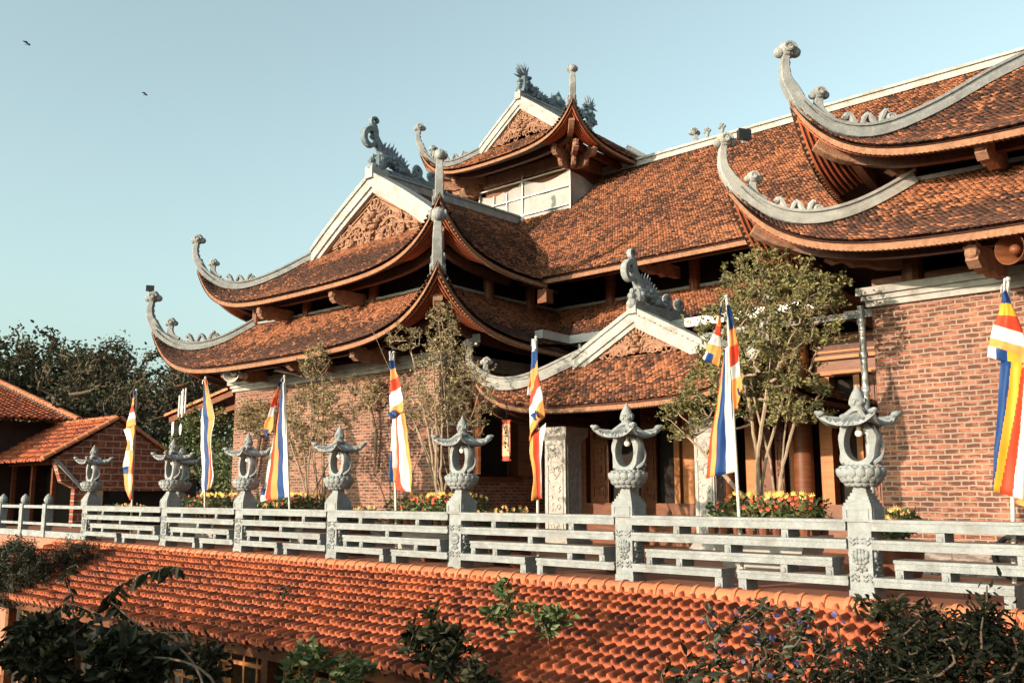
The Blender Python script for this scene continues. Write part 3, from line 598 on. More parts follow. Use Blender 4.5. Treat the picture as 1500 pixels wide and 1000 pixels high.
# ---- left wing, lower roof
def front_mask(R, tend, right=True, left=True):
    def f(u, t):
        k = np.ones(len(u), bool)
        if left: k &= u - R.x0 >= R.T('f', t) + .01
        if right: k &= R.x1 - u >= R.T('f', t) + .01
        return k
    return f
tend = 1.78
rwl = skirt(WL, [('f', WL.x0, WL.x1, 1, 1), ('r', WL.y0, 17, 1, 0), ('l', WL.y0, 24, 1, 0)],
            [('f', WL.x0, WL.x1, front_mask(WL, tend)),
             ('r', WL.y0, 17, lambda u, t: (u - WL.y0 >= t + .01) & (WL.S(t) + .06 >= ML.S(u - ML.y0)))], tend, 'lower_roof', 1, None)
trim(WL, rwl, [('f', WL.x0, WL.x1), ('r', WL.y0, 14.55), ('l', WL.y0, 18)])
for c in ('fl', 'fr'):
    hip_ridge(WL, c, tend, rwl, M['greystone'], w=.20, h=.165, horn=.74); hip_rafter(WL, c, .25, 1.5, rwl)
b = MB(); band(WL, b, 'f', WL.x0 + tend, WL.x1 - tend, tend, 30, .06, .07, .03); band(WL, b, 'r', WL.y0 + tend, 16.3, tend, 12, .06, .07, .03)
tpart(b, 'roof_flashing', M['greystone'], rwl)
# ---- right wing, lower roof
rrl = skirt(RL, [('f', RL.x0, RL.x1, 1, 1), ('l', RL.y0, 17, 1, 0), ('r', RL.y0, 24, 1, 0)], [('f', RL.x0, .6, front_mask(RL, tend)), ('l', RL.y0, 15, lambda u, t: (u - RL.y0 >= t + .01) & (RL.S(t) + .06 >= ML.S(u - ML.y0)))], tend, 'lower_roof', 1, None)
trim(RL, rrl, [('f', RL.x0, RL.x1), ('l', RL.y0, 14.55), ('r', RL.y0, 18)])
for c in ('fl', 'fr'):
    hip_ridge(RL, c, tend, rrl, M['plaster'] if c == 'fl' else M['greystone'], w=.20, h=.165, horn=.57); hip_rafter(RL, c, .25, 1.5, rrl)
b = MB(); band(RL, b, 'f', RL.x0 + tend, RL.x1 - tend, tend, 30, .06, .07, .03); tpart(b, 'roof_flashing', M['greystone'], rrl)
# ---- middle, lower roof
rml = skirt(ML, [('f', -14.5, -4, 0, 0)], [('f', -14, -4.2, lambda u, t: (ML.S(t) + .06 >= np.where(u < WL.x1, WL.S(WL.x1 - u), -9)) & (ML.S(t) + .06 >= np.where(u > RL.x0, RL.S(u - RL.x0), -9)))], 1.73, 'lower_roof', 0, None)
trim(ML, rml, [('f', -11.72, -6.05)])
b = MB(); band(ML, b, 'f', -13.5, -4.3, 1.72, 10, .06, .07, .03); tpart(b, 'roof_flashing', M['greystone'], rml)
g = MB()   # metal gutter along the inner eave with a short return, and its downpipe
for p, q in (((-11.72, 13.5, 3.99), (-11.72, 14.42, 3.97)), ((-11.76, 14.40, 3.97), (-6.0, 14.40, 3.99))):
    g.bar(p, q, .20, .16)
tpart(g, 'gutter', M['metal'], rml)
g = MB(); g.tube([(-11.45, 14.42, 3.95), (-11.45, 14.42, 2.6)], .045, 10)
for z in (3.62, 3.2, 2.9): g.lathe([(.062, 0), (.062, .09)], (-11.45, 14.42, z), 12)
tpart(g, 'downpipe', M['metal'], rml, True)

# ---- upper roofs of the wings (front hip, then a gable)
def wing_upper(R, tiles_r, tiles_l, utop, m_hip, seed, fx1=None, tg=2.1):
    ts1 = [tg * i / 8 for i in range(9)]; ts2 = [R.run * i / 16 for i in range(17)]; yb = R.y0 + tg
    parts = [('f', (R.x0, R.x1), ts1, lambda t: R.x0 + t, lambda t: R.x1 - t)]
    for s_ in 'rl': parts.append((s_, (R.y0, 24), ts2, lambda t: R.y0 + min(t, tg - .1), lambda t: 22.))
    root = under(R, parts, name='upper_roof'); soffit(R, [parts[0]] + [(q[0], (R.y0, 17.5), [R.run * i / 16 for i in range(9)], lambda t: R.y0 + min(t, tg), lambda t: 17.5) for q in parts[1:]], root)
    R.tiles('tile_courses', 'f', R.x0, fx1 or R.x1, tg, front_mask(R, tg), root, mould=lambda u, t: np.clip(1.2 - .9 * np.maximum(t - tg + .75, 0) / .4, .05, .86))
    def sm(sgn):
        def f(u, t):
            x = R.x1 - t if sgn > 0 else R.x0 + t
            return (u - R.y0 >= np.minimum(t, tg - .15) - .0) & (R.S(t) + .06 >= MU.S(u - MU.y0))
        return f
    if tiles_r: R.tiles('tile_courses', 'r', R.y0, 20, R.run, sm(1), root, mould=lambda u, t: .72 + 0 * t)
    if tiles_l: R.tiles('tile_courses', 'l', R.y0, 20, R.run, sm(-1), root)
    trim(R, root, [('f', R.x0, R.x1), ('r', R.y0, 14.65), ('l', R.y0, 14.65)])
    for c in ('fl', 'fr'):
        hip_ridge(R, c, tg + .12, root, m_hip if c == 'fl' or seed == 1 else M['greystone'], w=.20, h=.165, horn=.65); hip_rafter(R, c, .25, 1.35, root)
    xm = (R.x0 + R.x1) / 2; zb = float(R.S(np.array(tg))); hw = R.run - tg
    gable(R, root, yb, tg, xm, hw, zb, R.top, M['plaster'], -1, seed, sc=1.)
    rd = MB(); rd.bar((xm, yb, R.top + .06), (xm, utop, R.top + .06), .20, .22); rd.bar((xm, yb, R.top + .19), (xm, utop, R.top + .19), .26, .05); rd.bar((xm, yb, R.top - .03), (xm, utop, R.top - .03), .25, .05)
    tpart(rd, 'ridge_cap', M['greystone'], root)
    return root, xm, yb
rwu, xm, yb = wing_upper(WU, True, False, 18.75, M['greystone'], 1)
dragon('ridge_dragon', rwu, (xm, yb - .12, WU.top + .27), (0, 1, 0), M['bluegrey'], 1.0, True)
rru, xm2, yb2 = wing_upper(RU, False, False, 19.2, M['greystone'], 2, fx1=1.2, tg=2.85)
dragon('ridge_dragon', rru, (xm2, yb2 - .12, RU.top + .27), (0, 1, 0), M['bluegrey'], 1.0, True)
# ---- main hall, upper roof with its long ridge
rmu = under(MU, [('f', (-24, 6), [5.4 * i / 12 for i in range(13)], None, None), ('b', (-24, 6), [5.4 * i / 12 for i in range(13)], None, None)], name='upper_roof')
soffit(MU, [('f', (-13, -4.6), [1.7 * i / 6 for i in range(7)], None, None)], rmu)
MU.tiles('tile_courses', 'f', -18.5, 2.6, 5.4, lambda u, t: (MU.S(t) + .06 >= np.where(u < WU.x1, WU.S(np.minimum(WU.x1 - u, 2 * WU.run - (WU.x1 - u))), -9)) & (MU.S(t) + .06 >= np.where(u > RU.x0, RU.S(np.minimum(u - RU.x0, RU.run)), -9)), rmu)
trim(MU, rmu, [('f', -12.9, -5.0)])
rd = MB(); zr = MU.top + .06
rd.bar((-15.2, 20.0, zr), (6, 20.0, zr), .20, .13); rd.bar((-15.2, 20.0, zr + .09), (6, 20.0, zr + .09), .30, .06); rd.bar((-15.2, 20.0, zr - .07), (6, 20.0, zr - .07), .28, .05)
tpart(rd, 'ridge_cap', M['plaster'], rmu)
for px in (1036, 1058):
    kn = MB()
    q = PY(px, 200, 20.0); x = q[0]; kn.tube([(x, 20.0, zr + .1), (x, 20.0, zr + .2), (x + .02, 20.0, zr + .32)], [.06, .04, .05], 8); cloud_head(kn, (x, 20.0, zr + .36), (0, 1, 0), (1, 0, 0), .10)
    tpart(kn, 'ridge_knob', M['stone'], rmu)
v = MB(); v.box(-12.62, -12.38, 14.50, 14.72, 4.86, 5.14); tpart(v, 'valley_block', M['wood'], rmu)

# ---- crossing tower
def tower():
    R = TW; tg = 1.3; ts1 = [tg * i / 6 for i in range(7)]; ts2 = [R.run * i / 12 for i in range(13)]
    parts = [(s_, (R.x0, R.x1), ts1, lambda t: R.x0 + t, lambda t: R.x1 - t) for s_ in 'fb']
    parts += [(s_, (R.y0, R.y1), ts2, lambda t: R.y0 + min(t, tg - .08), lambda t: R.y1 - min(t, tg - .08)) for s_ in 'rl']
    root = under(R, parts, name='tower_roof'); soffit(R, [(q[0], q[1], [1.3 * i / 6 for i in range(7)], lambda t, a=q[1][0]: a + t, lambda t, a=q[1][1]: a - t) for q in parts], root)
    R.tiles('tile_courses', 'f', R.x0, R.x1, tg, front_mask(R, tg), root)
    R.tiles('tile_courses', 'r', R.y0, R.y1, R.run, lambda u, t: (u - R.y0 >= np.minimum(t, tg - .12) - .05) & (R.y1 - u >= np.minimum(t, tg - .12) - .05), root)
    trim(R, root, [('f', R.x0, R.x1), ('r', R.y0, R.y1), ('l', R.y0, R.y1), ('b', R.x0, R.x1)], .9)
    for c in ('fl', 'fr', 'br', 'bl'):
        hip_ridge(R, c, tg + .1, root, M['greystone'], w=.17, h=.15, horn=.62); hip_rafter(R, c, .18, .95, root, .85)
    xm = (R.x0 + R.x1) / 2; yb = R.y0 + tg; zb = float(R.S(np.array(tg)))
    gable(R, root, yb, tg, xm, R.run - tg, zb, R.top, M['plaster'], -1, 5, sc=.78)
    rd = MB(); rd.bar((xm, yb, R.top + .05), (xm, R.y1 - tg, R.top + .05), .2, .2); rd.bar((xm, yb, R.top + .17), (xm, R.y1 - tg, R.top + .17), .24, .05); tpart(rd, 'ridge_cap', M['plaster'], root)
    z = R.top + .22; ye = R.y1 - tg
    dragon('ridge_dragon', root, (xm, yb + .0, z), (0, 1, 0), M['bluegrey'], 1.0, False)
    dragon('ridge_dragon', root, (xm, ye - .0, z), (0, -1, 0), M['bluegrey'], 1.0, False)
    fl = MB(); ym = (yb + ye) / 2
    for k in range(9):
        a = -1.2 + k * .3; fl.tube([(xm, ym + .12 * a, z), (xm, ym + .22 * a, z + .32), (xm, ym + .14 * a + .05, z + .62 - .18 * abs(a))], [.09, .07, .006], 6)
    fl.ball((xm, ym, z + .24), .17, 12, 9); tpart(fl, 'ridge_flame', M['bluegrey'], root)
    bx0, bx1, by0, by1 = -18.25, -14.95, 18.55, 21.6
    for cx_, cy_, d in ((bx1, by0, (.707, -.707)), (bx0, by0, (-.707, -.707))):
        for a in (-.6, 0, .6):
            ca, sa = math.cos(a), math.sin(a); dv = (d[0] * ca - d[1] * sa, d[0] * sa + d[1] * ca, 0); br = MB(); bracket(br, (cx_, cy_, 9.62), dv, .95 if a else 1.15, .85); bracket(br, (cx_, cy_, 9.40), dv, .62, .7); tpart(br, 'bracket', M['carve'], root)
    bx = MB(); bx.box(bx0 + .08, bx1 - .08, by0 + .08, by1, 7.2, 10.2); t_ = tpart(bx, 'tower_wall', M['wood'])
    sh = MB()   # the sheeting hangs on the front and turns the corner
    P = []
    for i in range(31):
        x = bx0 + (bx1 - bx0) * i / 30; c = []
        for j in range(13):
            q = j / 12; top = 9.30 - .10 * math.sin(i * .35) - (.10 if 8 < i < 14 else 0); c.append((x, by0 - .02 + .015 * math.sin(i * .9 + j * .7) + .012 * math.sin(i * .31), 7.3 + (top - 7.3) * q))
        P.append(c)
    sh.grid(P); P = []
    for i in range(9):
        y = by0 - .02 + .95 * i / 8; P.append([(bx1 + .02 + .03 * math.sin(i * .8 + j * .4), y, 7.6 + (9.32 - .02 * i - 7.6) * j / 12 + (.25 * (1 - j / 12) * i / 4)) for j in range(13)])
    sh.grid(P); tpart(sh, 'plastic_sheet', M['sheet'], t_, True)
    fr = MB()
    for x in (bx0, (bx0 + bx1) / 2 - .02, bx1 - .45 * 0): fr.box(x - .02, x + .02, by0 - .075, by0 - .04, 7.4, 9.55)
    for z_ in (8.42, 8.92, 9.40): fr.box(bx0, bx1, by0 - .085, by0 - .045, z_ - .014, z_ + .014)
    for x in (bx0 + .55, bx0 + 1.05): fr.box(x - .012, x + .012, by0 - .07, by0 - .04, 8.0, 9.2)
    tpart(fr, 'scaffold_frame', M['whiteb'], t_)
    fr = MB(); fr.box(bx0 - .03, bx1 + .03, by0 - .01, by0 + .07, 9.5, 9.85); fr.box(bx1 - .07, bx1 + .01, by0, by1, 9.5, 9.85); tpart(fr, 'tower_beam', M['carve'], t_)
    return root
rtw = tower()

# ---- porch
def porch():
    R = PO; tg = 1.06; ts1 = [tg * i / 6 for i in range(7)]; ts2 = [R.run * i / 12 for i in range(13)]; tS = tg * R.kf
    parts = [('f', (R.x0, R.x1), ts1, lambda t: R.x0 + t * R.kf, lambda t: R.x1 - t * R.kf)] + [(s_, (R.y0, R.y1), ts2, lambda t: R.y0 + min(t / R.kf, tg - .05), lambda t: 16.1) for s_ in 'rl']
    root = under(R, parts, name='porch_roof'); soffit(R, parts, root)
    R.tiles('tile_courses', 'f', R.x0, R.x1, tg, front_mask(R, tg), root)
    R.tiles('tile_courses', 'r', R.y0, 16, R.run, lambda u, t: (u - R.y0 >= np.minimum(t / R.kf, tg - .1) - .05), root)
    trim(R, root, [('f', R.x0, R.x1), ('r', R.y0, 16), ('l', R.y0, 16)], .85)
    for c in ('fl', 'fr'): hip_ridge(R, c, tS + .05, root, M['plaster'], w=.21, h=.22, horn=.56, relief=False)
    xm = (R.x0 + R.x1) / 2; yb = R.y0 + tg; zb = float(R.S(np.array(tS)))
    gable(R, root, yb, tg, xm, R.run - tS, zb, R.top, M['plaster'], -1, 9, sc=.72)
    rd = MB(); rd.bar((xm, yb, R.top + .06), (xm, 15.2, R.top + .06), .2, .2); tpart(rd, 'ridge_cap', M['greystone'], root)
    dragon('ridge_dragon', root, (xm, yb - .12, R.top + .18), (0, 1, 0), M['stone'], .78, True)
    return root
rpo = porch()
# ------------------------------------------------------------------ temple walls
def cornice(mb, x0, x1, y, zt, out=-1):
    for z0, z1, d in ((zt - .10, zt, .15), (zt - .17, zt - .098, .10), (zt - .25, zt - .168, .06)): mb.box(x0 - d, x1 + d, y - d, y + .28, z0, z1)
WY = 12.3
for x0, x1 in ((-20.4, -13.2), (-4.84, 2.4)):
    w = MB(); w.box(x0, x1, WY, WY + .3, .30, 3.42); wl = tpart(w, 'brick_wall', M['brick'])
    p = MB(); p.box(x0 - .04, x1 + .04, WY - .05, WY + .3, -.02, .30); tpart(p, 'wall_plinth', M['plinth'], wl)
    c = MB(); cornice(c, x0, x1, WY, 3.66); tpart(c, 'wall_cornice', M['plaster'], wl)
w = MB()
for y0, y1, z0, z1 in ((12.6, 13.12, .3, 3.42), (14.56, 16.2, .3, 3.42), (13.12, 14.56, .3, 1.30), (13.12, 14.56, 3.2, 3.42)): w.box(-13.5, -13.2, y0, y1, z0, z1)
ws = tpart(w, 'brick_wall', M['brickY'])
p = MB(); p.box(-13.5, -13.16, 12.62, 16.2, -.02, .30); tpart(p, 'wall_plinth', M['plinth'], ws)
c = MB()
for z0, z1, d in ((3.56, 3.66, .15), (3.49, 3.562, .10), (3.41, 3.492, .06)): c.box(-13.5, -13.2 + d, 12.58, 16.2, z0, z1)
tpart(c, 'wall_cornice', M['plaster'], ws)
wn = MB()
for y0, y1, z0, z1 in ((13.12, 13.22, 1.30, 3.2), (14.46, 14.56, 1.30, 3.2), (13.22, 14.46, 3.1, 3.2), (13.05, 14.63, 1.22, 1.32)): wn.box(-13.34, -13.14, y0, y1, z0, z1)
win = tpart(wn, 'window_frame', M['wood'], ws)
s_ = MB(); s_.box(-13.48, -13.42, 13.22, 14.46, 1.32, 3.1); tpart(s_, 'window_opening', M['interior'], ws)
for p_, q_ in (((-13.15, 13.2, 2.2), (-12.75, 12.95, 2.2)), ((-13.15, 14.48, 2.2), (-12.85, 14.9, 2.2))): s_ = MB(); s_.bar(p_, q_, .05, 1.7); tpart(s_, 'shutter', M['wood'], ws)
# side walls that only show from elsewhere
for a_, b_, c_ in ((-20.4, -20.1, 24), (2.1, 2.4, 24), (-4.84, -4.54, 16.2)): w = MB(); w.box(a_, b_, 12.6, c_, 0, 3.42); tpart(w, 'brick_wall', M['brickY'])
# timber storeys and ceilings behind the eaves, eave shade painted into their colour
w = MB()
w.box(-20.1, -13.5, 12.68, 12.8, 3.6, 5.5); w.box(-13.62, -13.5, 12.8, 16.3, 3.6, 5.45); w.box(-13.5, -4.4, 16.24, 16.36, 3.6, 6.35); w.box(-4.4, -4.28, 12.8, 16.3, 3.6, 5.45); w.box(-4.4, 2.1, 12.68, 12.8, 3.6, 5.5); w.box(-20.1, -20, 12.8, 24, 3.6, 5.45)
up = tpart(w, 'timber_storey', M['eave_shade'])
def post(p, q, r): w = MB(); w.tube([p, q], r, 12); tpart(w, 'timber_post', M['wood'], up)
for x in (-20.1, -18.0, -15.6, -13.55, -4.4, -2.2, 0): post((x, 12.62, 4.7), (x, 12.62, 5.42), .12)
for y in (13.9, 15.2): post((-13.45, y, 4.7), (-13.45, y, 5.4), .12)
for x in (-12, -9.9, -7.8, -5.7): post((x, 16.2, 4.7), (x, 16.2, 6.2), .12)
for x in (-20.0, -18.0, -15.6, -13.6, -4.35, -2.2, 0): post((x, 12.5, 3.6), (x, 12.5, 4.2), .14)
for a_, b_ in ((-20.2, -13.2), (-4.9, 2.4)): w = MB(); w.bar((a_, 12.56, 3.75), (b_, 12.56, 3.75), .12, .16); tpart(w, 'wall_plate', M['wood'], up)
def brk(p, d, L): b = MB(); bracket(b, p, d, L, .9); tpart(b, 'bracket', M['carve'], up)
for x in (-18.9, -16.4, -14.3, -3.2, -1.2, .8): brk((x, 12.3, 3.62), (0, -1, 0), 1.25)
for x in (-18.6, -15.9, -3.2, -1.2, .8): brk((x, 12.62, 5.06), (0, -1, 0), .9)
for x in (-10.3, -7.6): brk((x, 16.2, 5.4), (0, -1, 0), 1.3)
# doors of the hall, under the porch
DY = 16.0
def dx(px, y=690): return float(PY(px, y, DY)[0])
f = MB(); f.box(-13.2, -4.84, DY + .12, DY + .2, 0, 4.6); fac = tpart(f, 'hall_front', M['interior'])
f = MB(); f.box(-13.2, -4.84, DY - .12, DY + .12, .42, .80); f.box(-13.2, -4.84, DY - .3, DY + .1, .0, .42); f.box(-13.2, -4.84, DY - .1, DY + .1, 3.0, 3.28); f.box(-13.2, -4.84, DY - .16, DY + .1, 3.28, 3.36); tpart(f, 'door_sill_and_lintel', M['wood'], fac)
f = MB(); f.box(-13.2, -4.84, DY - .05, DY + .1, 3.362, 3.75); tpart(f, 'frieze_board', M['beam'], fac)
f = MB(); f.box(-13.19, -4.85, DY - .17, DY - .1, 3.02, 3.09); f.box(-13.19, -4.85, DY - .20, DY - .16, 3.29, 3.35); f.box(-13.19, -4.85, DY - .08, DY - .05, 3.42, 3.46); f.box(-13.19, -4.85, DY - .08, DY - .05, 3.66, 3.70); tpart(f, 'lintel_moulding', M['woodlight'], fac)
for px, r in ((789, .20), (1074, .20), (1190, .17)):
    f = MB(); x = dx(px); f.lathe([(r * 1.4, 0), (r * 1.4, .12), (r * 1.15, .2), (r, .24), (r, 3.9)], (x, DY - .32, .0), 18); tpart(f, 'round_column', M['wood'], fac, True)
for a, bb in ((846, 853), (859, 864), (993, 1001), (1006, 1022), (1098, 1116), (1128, 1136), (1162, 1178), (1208, 1226), (1262, 1271)):
    f = MB(); f.box(dx(a), dx(bb), DY - .13, DY + .10, .80, 3.0); tpart(f, 'door_post', M['woodlight'] if a in (993, 1006, 1098, 1162, 1208, 1262) else M['wood'], fac)  # paler timber on some posts: sunlight put into their colour
def leaf(a, bb, off=0.):
    x0, x1 = dx(a), dx(bb); f = MB(); y = DY - .02 + off; f.box(x0, x1, y, y + .06, .80, 3.0)
    d = tpart(f, 'door_leaf', M['wood'], fac); q = MB(); m_ = (x1 - x0) * .14
    for z0, z1 in ((.88, 1.18), (1.26, 2.0), (2.08, 2.3), (2.38, 2.92)):
        for e in ((x0 + m_, x1 - m_, z0, z0 + .035), (x0 + m_, x1 - m_, z1 - .035, z1), (x0 + m_, x0 + m_ + .035, z0 + .036, z1 - .036), (x1 - m_ - .035, x1 - m_, z0 + .036, z1 - .036)): q.box(e[0], e[1], y - .022, y + .01, e[2], e[3])
        r = random.Random(int(a * 10 + z0 * 100))
        for k in range(7): q.ball((r.uniform(x0 + m_ * 2, x1 - m_ * 2), y, r.uniform(z0 + .07, z1 - .07)), (.05, .025, .05), 7, 5)
    tpart(q, 'carved_panel', M['wood'], d)
for a, bb in ((866, 892), (1044, 1056), (1116.5, 1127.5), (1136.5, 1150), (1271.5, 1292), (940, 962)): leaf(a, bb)

f = MB()   # downpipe at the right wing's corner
xs = -4.98; f.tube([(xs, WY - .02, 3.45), (xs, WY - .02, .1)], .045, 10)
for z in (3.2, 2.75, 2.3, 1.75, 1.2, .7): f.lathe([(.06, 0), (.06, .07)], (xs, WY - .02, z), 12)
tpart(f, 'downpipe', M['metal'], None, True)
f = MB()
for i in range(4): f.bar((-7.6 + i * .7, 13.2, 3.50 + .02 * (i % 2)), (-6.95 + i * .7, 13.2, 3.50), .5, .03)
f.bar((-7.6, 12.95, 3.46), (-4.9, 12.95, 3.46), .05, .09)
tpart(f, 'awning_sheet', M['greystone'])

# ------------------------------------------------------------------ setting
g = MB(); g.add([(-900, -900, -3.3), (900, -900, -3.3), (900, 900, -3.3), (-900, 900, -3.3)], [(0, 1, 2, 3)]); tag(g.build('ground', M['ground']), kind='structure')
t = MB(); t.box(-70, 14, 8.98, 60, -3.2, 0); tag(t.build('terrace', M['floor']), kind='structure')

# ------------------------------------------------------------------ balustrade
BY = 9.17
LX = [float(PY(px, 780, 9.06)[0]) for px in (122, 239.5, 349, 486, 667, 914, 1259)]
def lotus_relief(mb, y, zc, s=1.0, out=-1, axis='y', x=0.):
    def q(u, v, d): return (x + u, y + out * d, zc + v) if axis == 'y' else (x + out * d, y + u, zc + v)
    def el(u, v, ru, rv, d=.012): mb.ball(q(u * s, v * s, 0), (ru * s, d * 2, rv * s) if axis == 'y' else (d * 2, ru * s, rv * s), 9, 6)
    for u, v, a, b in ((0, .03, .026, .045), (-.035, .035, .024, .045), (.035, .035, .024, .045), (-.066, .045, .022, .04), (.066, .045, .022, .04), (-.03, .07, .018, .03), (.03, .07, .018, .03), (0, .075, .02, .03)): el(u, v, a, b, .014)
    for u, v in ((0, -.03), (-.035, -.03), (.035, -.03), (-.06, -.01), (.06, -.01), (-.02, -.07), (.02, -.07), (0, -.105), (-.045, -.09), (.045, -.09)): el(u, v, .022, .02)
    for sg in (-1, 1):
        for base, k in ((.15, 1), (-.15, -1), (.19, 1), (-.19, -1)):
            pts = [q(sg * (.02 + .012 * i) * s, (base + k * .014 * math.sin(i * 1.1)) * s, .008) for i in range(8)]; mb.tube(pts, .009 * s, 5)
def make_lantern():
    root = empty('lantern_post')
    b = MB(); b.box(-.125, .125, -.125, .125, 0, .07); b.box(-.115, .115, -.115, .115, .07, .715)
    post = b.build('post', M['stone'], root)
    r = MB(); lotus_relief(r, -.117, .36, 1.0, -1, 'y'); lotus_relief(r, 0, .36, 1.0, 1, 'x', .117); lotus_relief(r, 0, .36, 1.0, -1, 'x', -.117); r.build('lotus_carving', M['stone'], post, True)
    c = MB(); c.box(-.145, .145, -.145, .145, .715, .86)
    for sx, sy in ((0, -1), (1, 0), (-1, 0)):
        for z0, z1 in ((.735, .75), (.825, .84)):
            if sx: c.box(sx * .145 - .008, sx * .145 + .008, -.115, .115, z0, z1)
            else: c.box(-.115, .115, -.153, -.137, z0, z1)
        for u in (-.115, .10):
            if sx: c.box(sx * .145 - .008, sx * .145 + .008, u, u + .015, .751, .824)
            else: c.box(u, u + .015, -.153, -.137, .751, .824)
    a = .135; z = .86
    for i in range(5): c.box(-a, a, -a, a, z, z + .0312); a -= .0165; z += .0315
    c.box(-.062, .062, -.062, .062, z, z + .05); c.build('stepped_cap', M['stone'], root)
    l = MB(); l.lathe([(.05, 1.035), (.11, 1.05), (.165, 1.10), (.20, 1.16), (.215, 1.21), (.19, 1.225), (.05, 1.23)], (0, 0, 0), 28)
    for ring, (n, rr, zz, w, h) in enumerate(((16, .205, 1.175, .052, .055), (16, .178, 1.125, .048, .05), (14, .138, 1.08, .044, .04))):
        for j in range(n):
            an = 2 * PI * (j + .5 * (ring % 2)) / n; R = Matrix.Rotation(an, 3, 'Z') @ Matrix.Rotation(.35, 3, 'Y'); l.ball((rr * math.cos(an), rr * math.sin(an), zz), (.028, w, h), 8, 6, rot=R)
    for j in range(22):
        an = 2 * PI * j / 22; l.ball((.18 * math.cos(an), .18 * math.sin(an), 1.232), (.028, .025, .018), 7, 5)
    for j in range(14):
        an = 2 * PI * j / 14; l.ball((.13 * math.cos(an), .13 * math.sin(an), 1.242), (.028, .025, .018), 7, 5)
    l.build('lotus_bowl', M['stone'], root, True)
    # oval ring: outline is a leaf-edged egg, opening an ellipse
    g = MB(); n = 48; zc = 1.475; outer = []; inner = []
    for i in range(n):
        t_ = 2 * PI * i / n; c_, s_ = math.cos(t_), math.sin(t_)
        w = .205 * (1 + .07 * math.sin(3 * t_ + .6) + .045 * math.sin(7 * t_)); h = .25
        x = w * c_ * (1 - .16 * s_); zz = h * max(-.98, min(.98, s_ * 1.05)); outer.append((x, zc + zz)); inner.append((.122 * c_ * (1 - .1 * s_), zc + .005 + .192 * s_))
    def ringpt(i, dy): o_, n_ = outer[i], inner[i]; return o_, n_
    Y0, Y1 = -.068, .068; vs = []
    for i in range(n):
        (ox, oz), (ix, iz) = outer[i], inner[i]
        vs += [(ox * .9, Y0, oz), (ox * 1.0, Y0 * .45, oz), (ox * 1.0, Y1 * .45, oz), (ox * .9, Y1, oz), (ix * 1.06, Y1, iz), (ix * .97, 0, iz), (ix * 1.06, Y0, iz)]
    fs = []
    for i in range(n):
        j = (i + 1) % n
        for k in range(7): k2 = (k + 1) % 7; fs.append((i * 7 + k, j * 7 + k, j * 7 + k2, i * 7 + k2))
    g.add(vs, fs)
    for sg in (-1, 1):  # leaf scrolls climbing the sides
        pts = [(sg * x_, y_, z_) for x_, y_, z_ in spline([(.155, -.04, 1.27), (.20, .02, 1.33), (.212, .05, 1.42), (.19, .01, 1.52), (.165, -.03, 1.62), (.12, .02, 1.69)], 5)]; g.tube(pts, [.019 + .007 * math.sin(i * .6) for i in range(len(pts))], 7)
        g.tube([(sg * (.18 + .03 * math.cos(a)), .06, 1.30 + .035 * math.sin(a)) for a in [k * .6 for k in range(10)]], .012, 6)
    g.build('oval_ring', M['stone'], root, True)
    bu = MB(); bu.lathe([(.012, 1.66), (.018, 1.64), (.02, 1.60), (.022, 1.598), (.036, 1.575), (.038, 1.555), (.026, 1.535), (.01, 1.528)][::-1], (0, 0, 0), 14); bulb = bu.build('bulb', M['bulb'], root, True)
    k = MB(); k.lathe([(.016, 1.598), (.016, 1.665)], (0, 0, 0), 12); k.build('bulb_holder', M['whiteb'], bulb)
    # curved roof: square plan, corners upswept, fluted
    rf = MB(); N = 26; top = []; bot = []
    for i in range(N + 1):
        rt = []; rb = []
        for j in range(N + 1):
            u = -1 + 2 * i / N; v = -1 + 2 * j / N; m_ = max(abs(u), abs(v)); mn = min(abs(u), abs(v)); a_ = .25 + .045 * (m_ * mn) ** 2
            z_ = 1.80 - .145 * m_ ** .75 + .10 * (mn * m_) ** 3.2 ; fl = .018 * math.cos((v if abs(u) > abs(v) else u) * 24) * min(1, m_ * 1.4)
            rt.append((u * a_, v * a_, z_ + fl)); rb.append((u * a_ * .985, v * a_ * .985, z_ - .03 - .03 * (1 - m_)))
        top.append(rt); bot.append(rb)
    rf.grid(top); rf.grid(bot, flip=True)
    edge = [(i, 0) for i in range(N)] + [(N, j) for j in range(N)] + [(i, N) for i in range(N, 0, -1)] + [(0, j) for j in range(N, 0, -1)]
    for e in range(len(edge)):
        a_, b_ = edge[e], edge[(e + 1) % len(edge)]; rf.add([top[a_[0]][a_[1]], top[b_[0]][b_[1]], bot[b_[0]][b_[1]], bot[a_[0]][a_[1]]], [(0, 1, 2, 3)])
    for sx in (-1, 1):
        for sy in (-1, 1):
            c0 = Vector((sx * .28, sy * .28, 1.752)); o_ = Vector((sx, sy, 0)).normalized()
            rf.tube([c0 * 1 - o_ * .37 + Vector((0, 0, .05)), c0 - o_ * .22 - Vector((0, 0, .055)), c0 - o_ * .08 - Vector((0, 0, .04)), c0 + Vector((0, 0, .01))], [.03, .026, .026, .03], 7)
            rf.ball(c0 - o_ * .02, (.05, .05, .03), 9, 6); rf.ball(c0 + o_ * .012 + Vector((0, 0, .012)), (.028, .028, .02), 8, 6)
    for sx, sy in ((0, -1), (0, 1), (1, 0), (-1, 0)):
        for k2 in range(9):
            u = -.19 + .0475 * k2; rf.ball(((u, sy * .246, 1.648 + .03 * abs(u / .19) ** 3) if sy else (sx * .246, u, 1.648 + .03 * abs(u / .19) ** 3)), .018, 7, 5)
    roof = rf.build('lantern_roof', M['stone'], root, True)
    fn = MB(); fn.lathe([(.085, 1.775), (.075, 1.80), (.06, 1.815), (.066, 1.83), (.078, 1.87), (.072, 1.91), (.05, 1.96), (.025, 2.0), (.004, 2.045)], (0, 0, 0), 16)
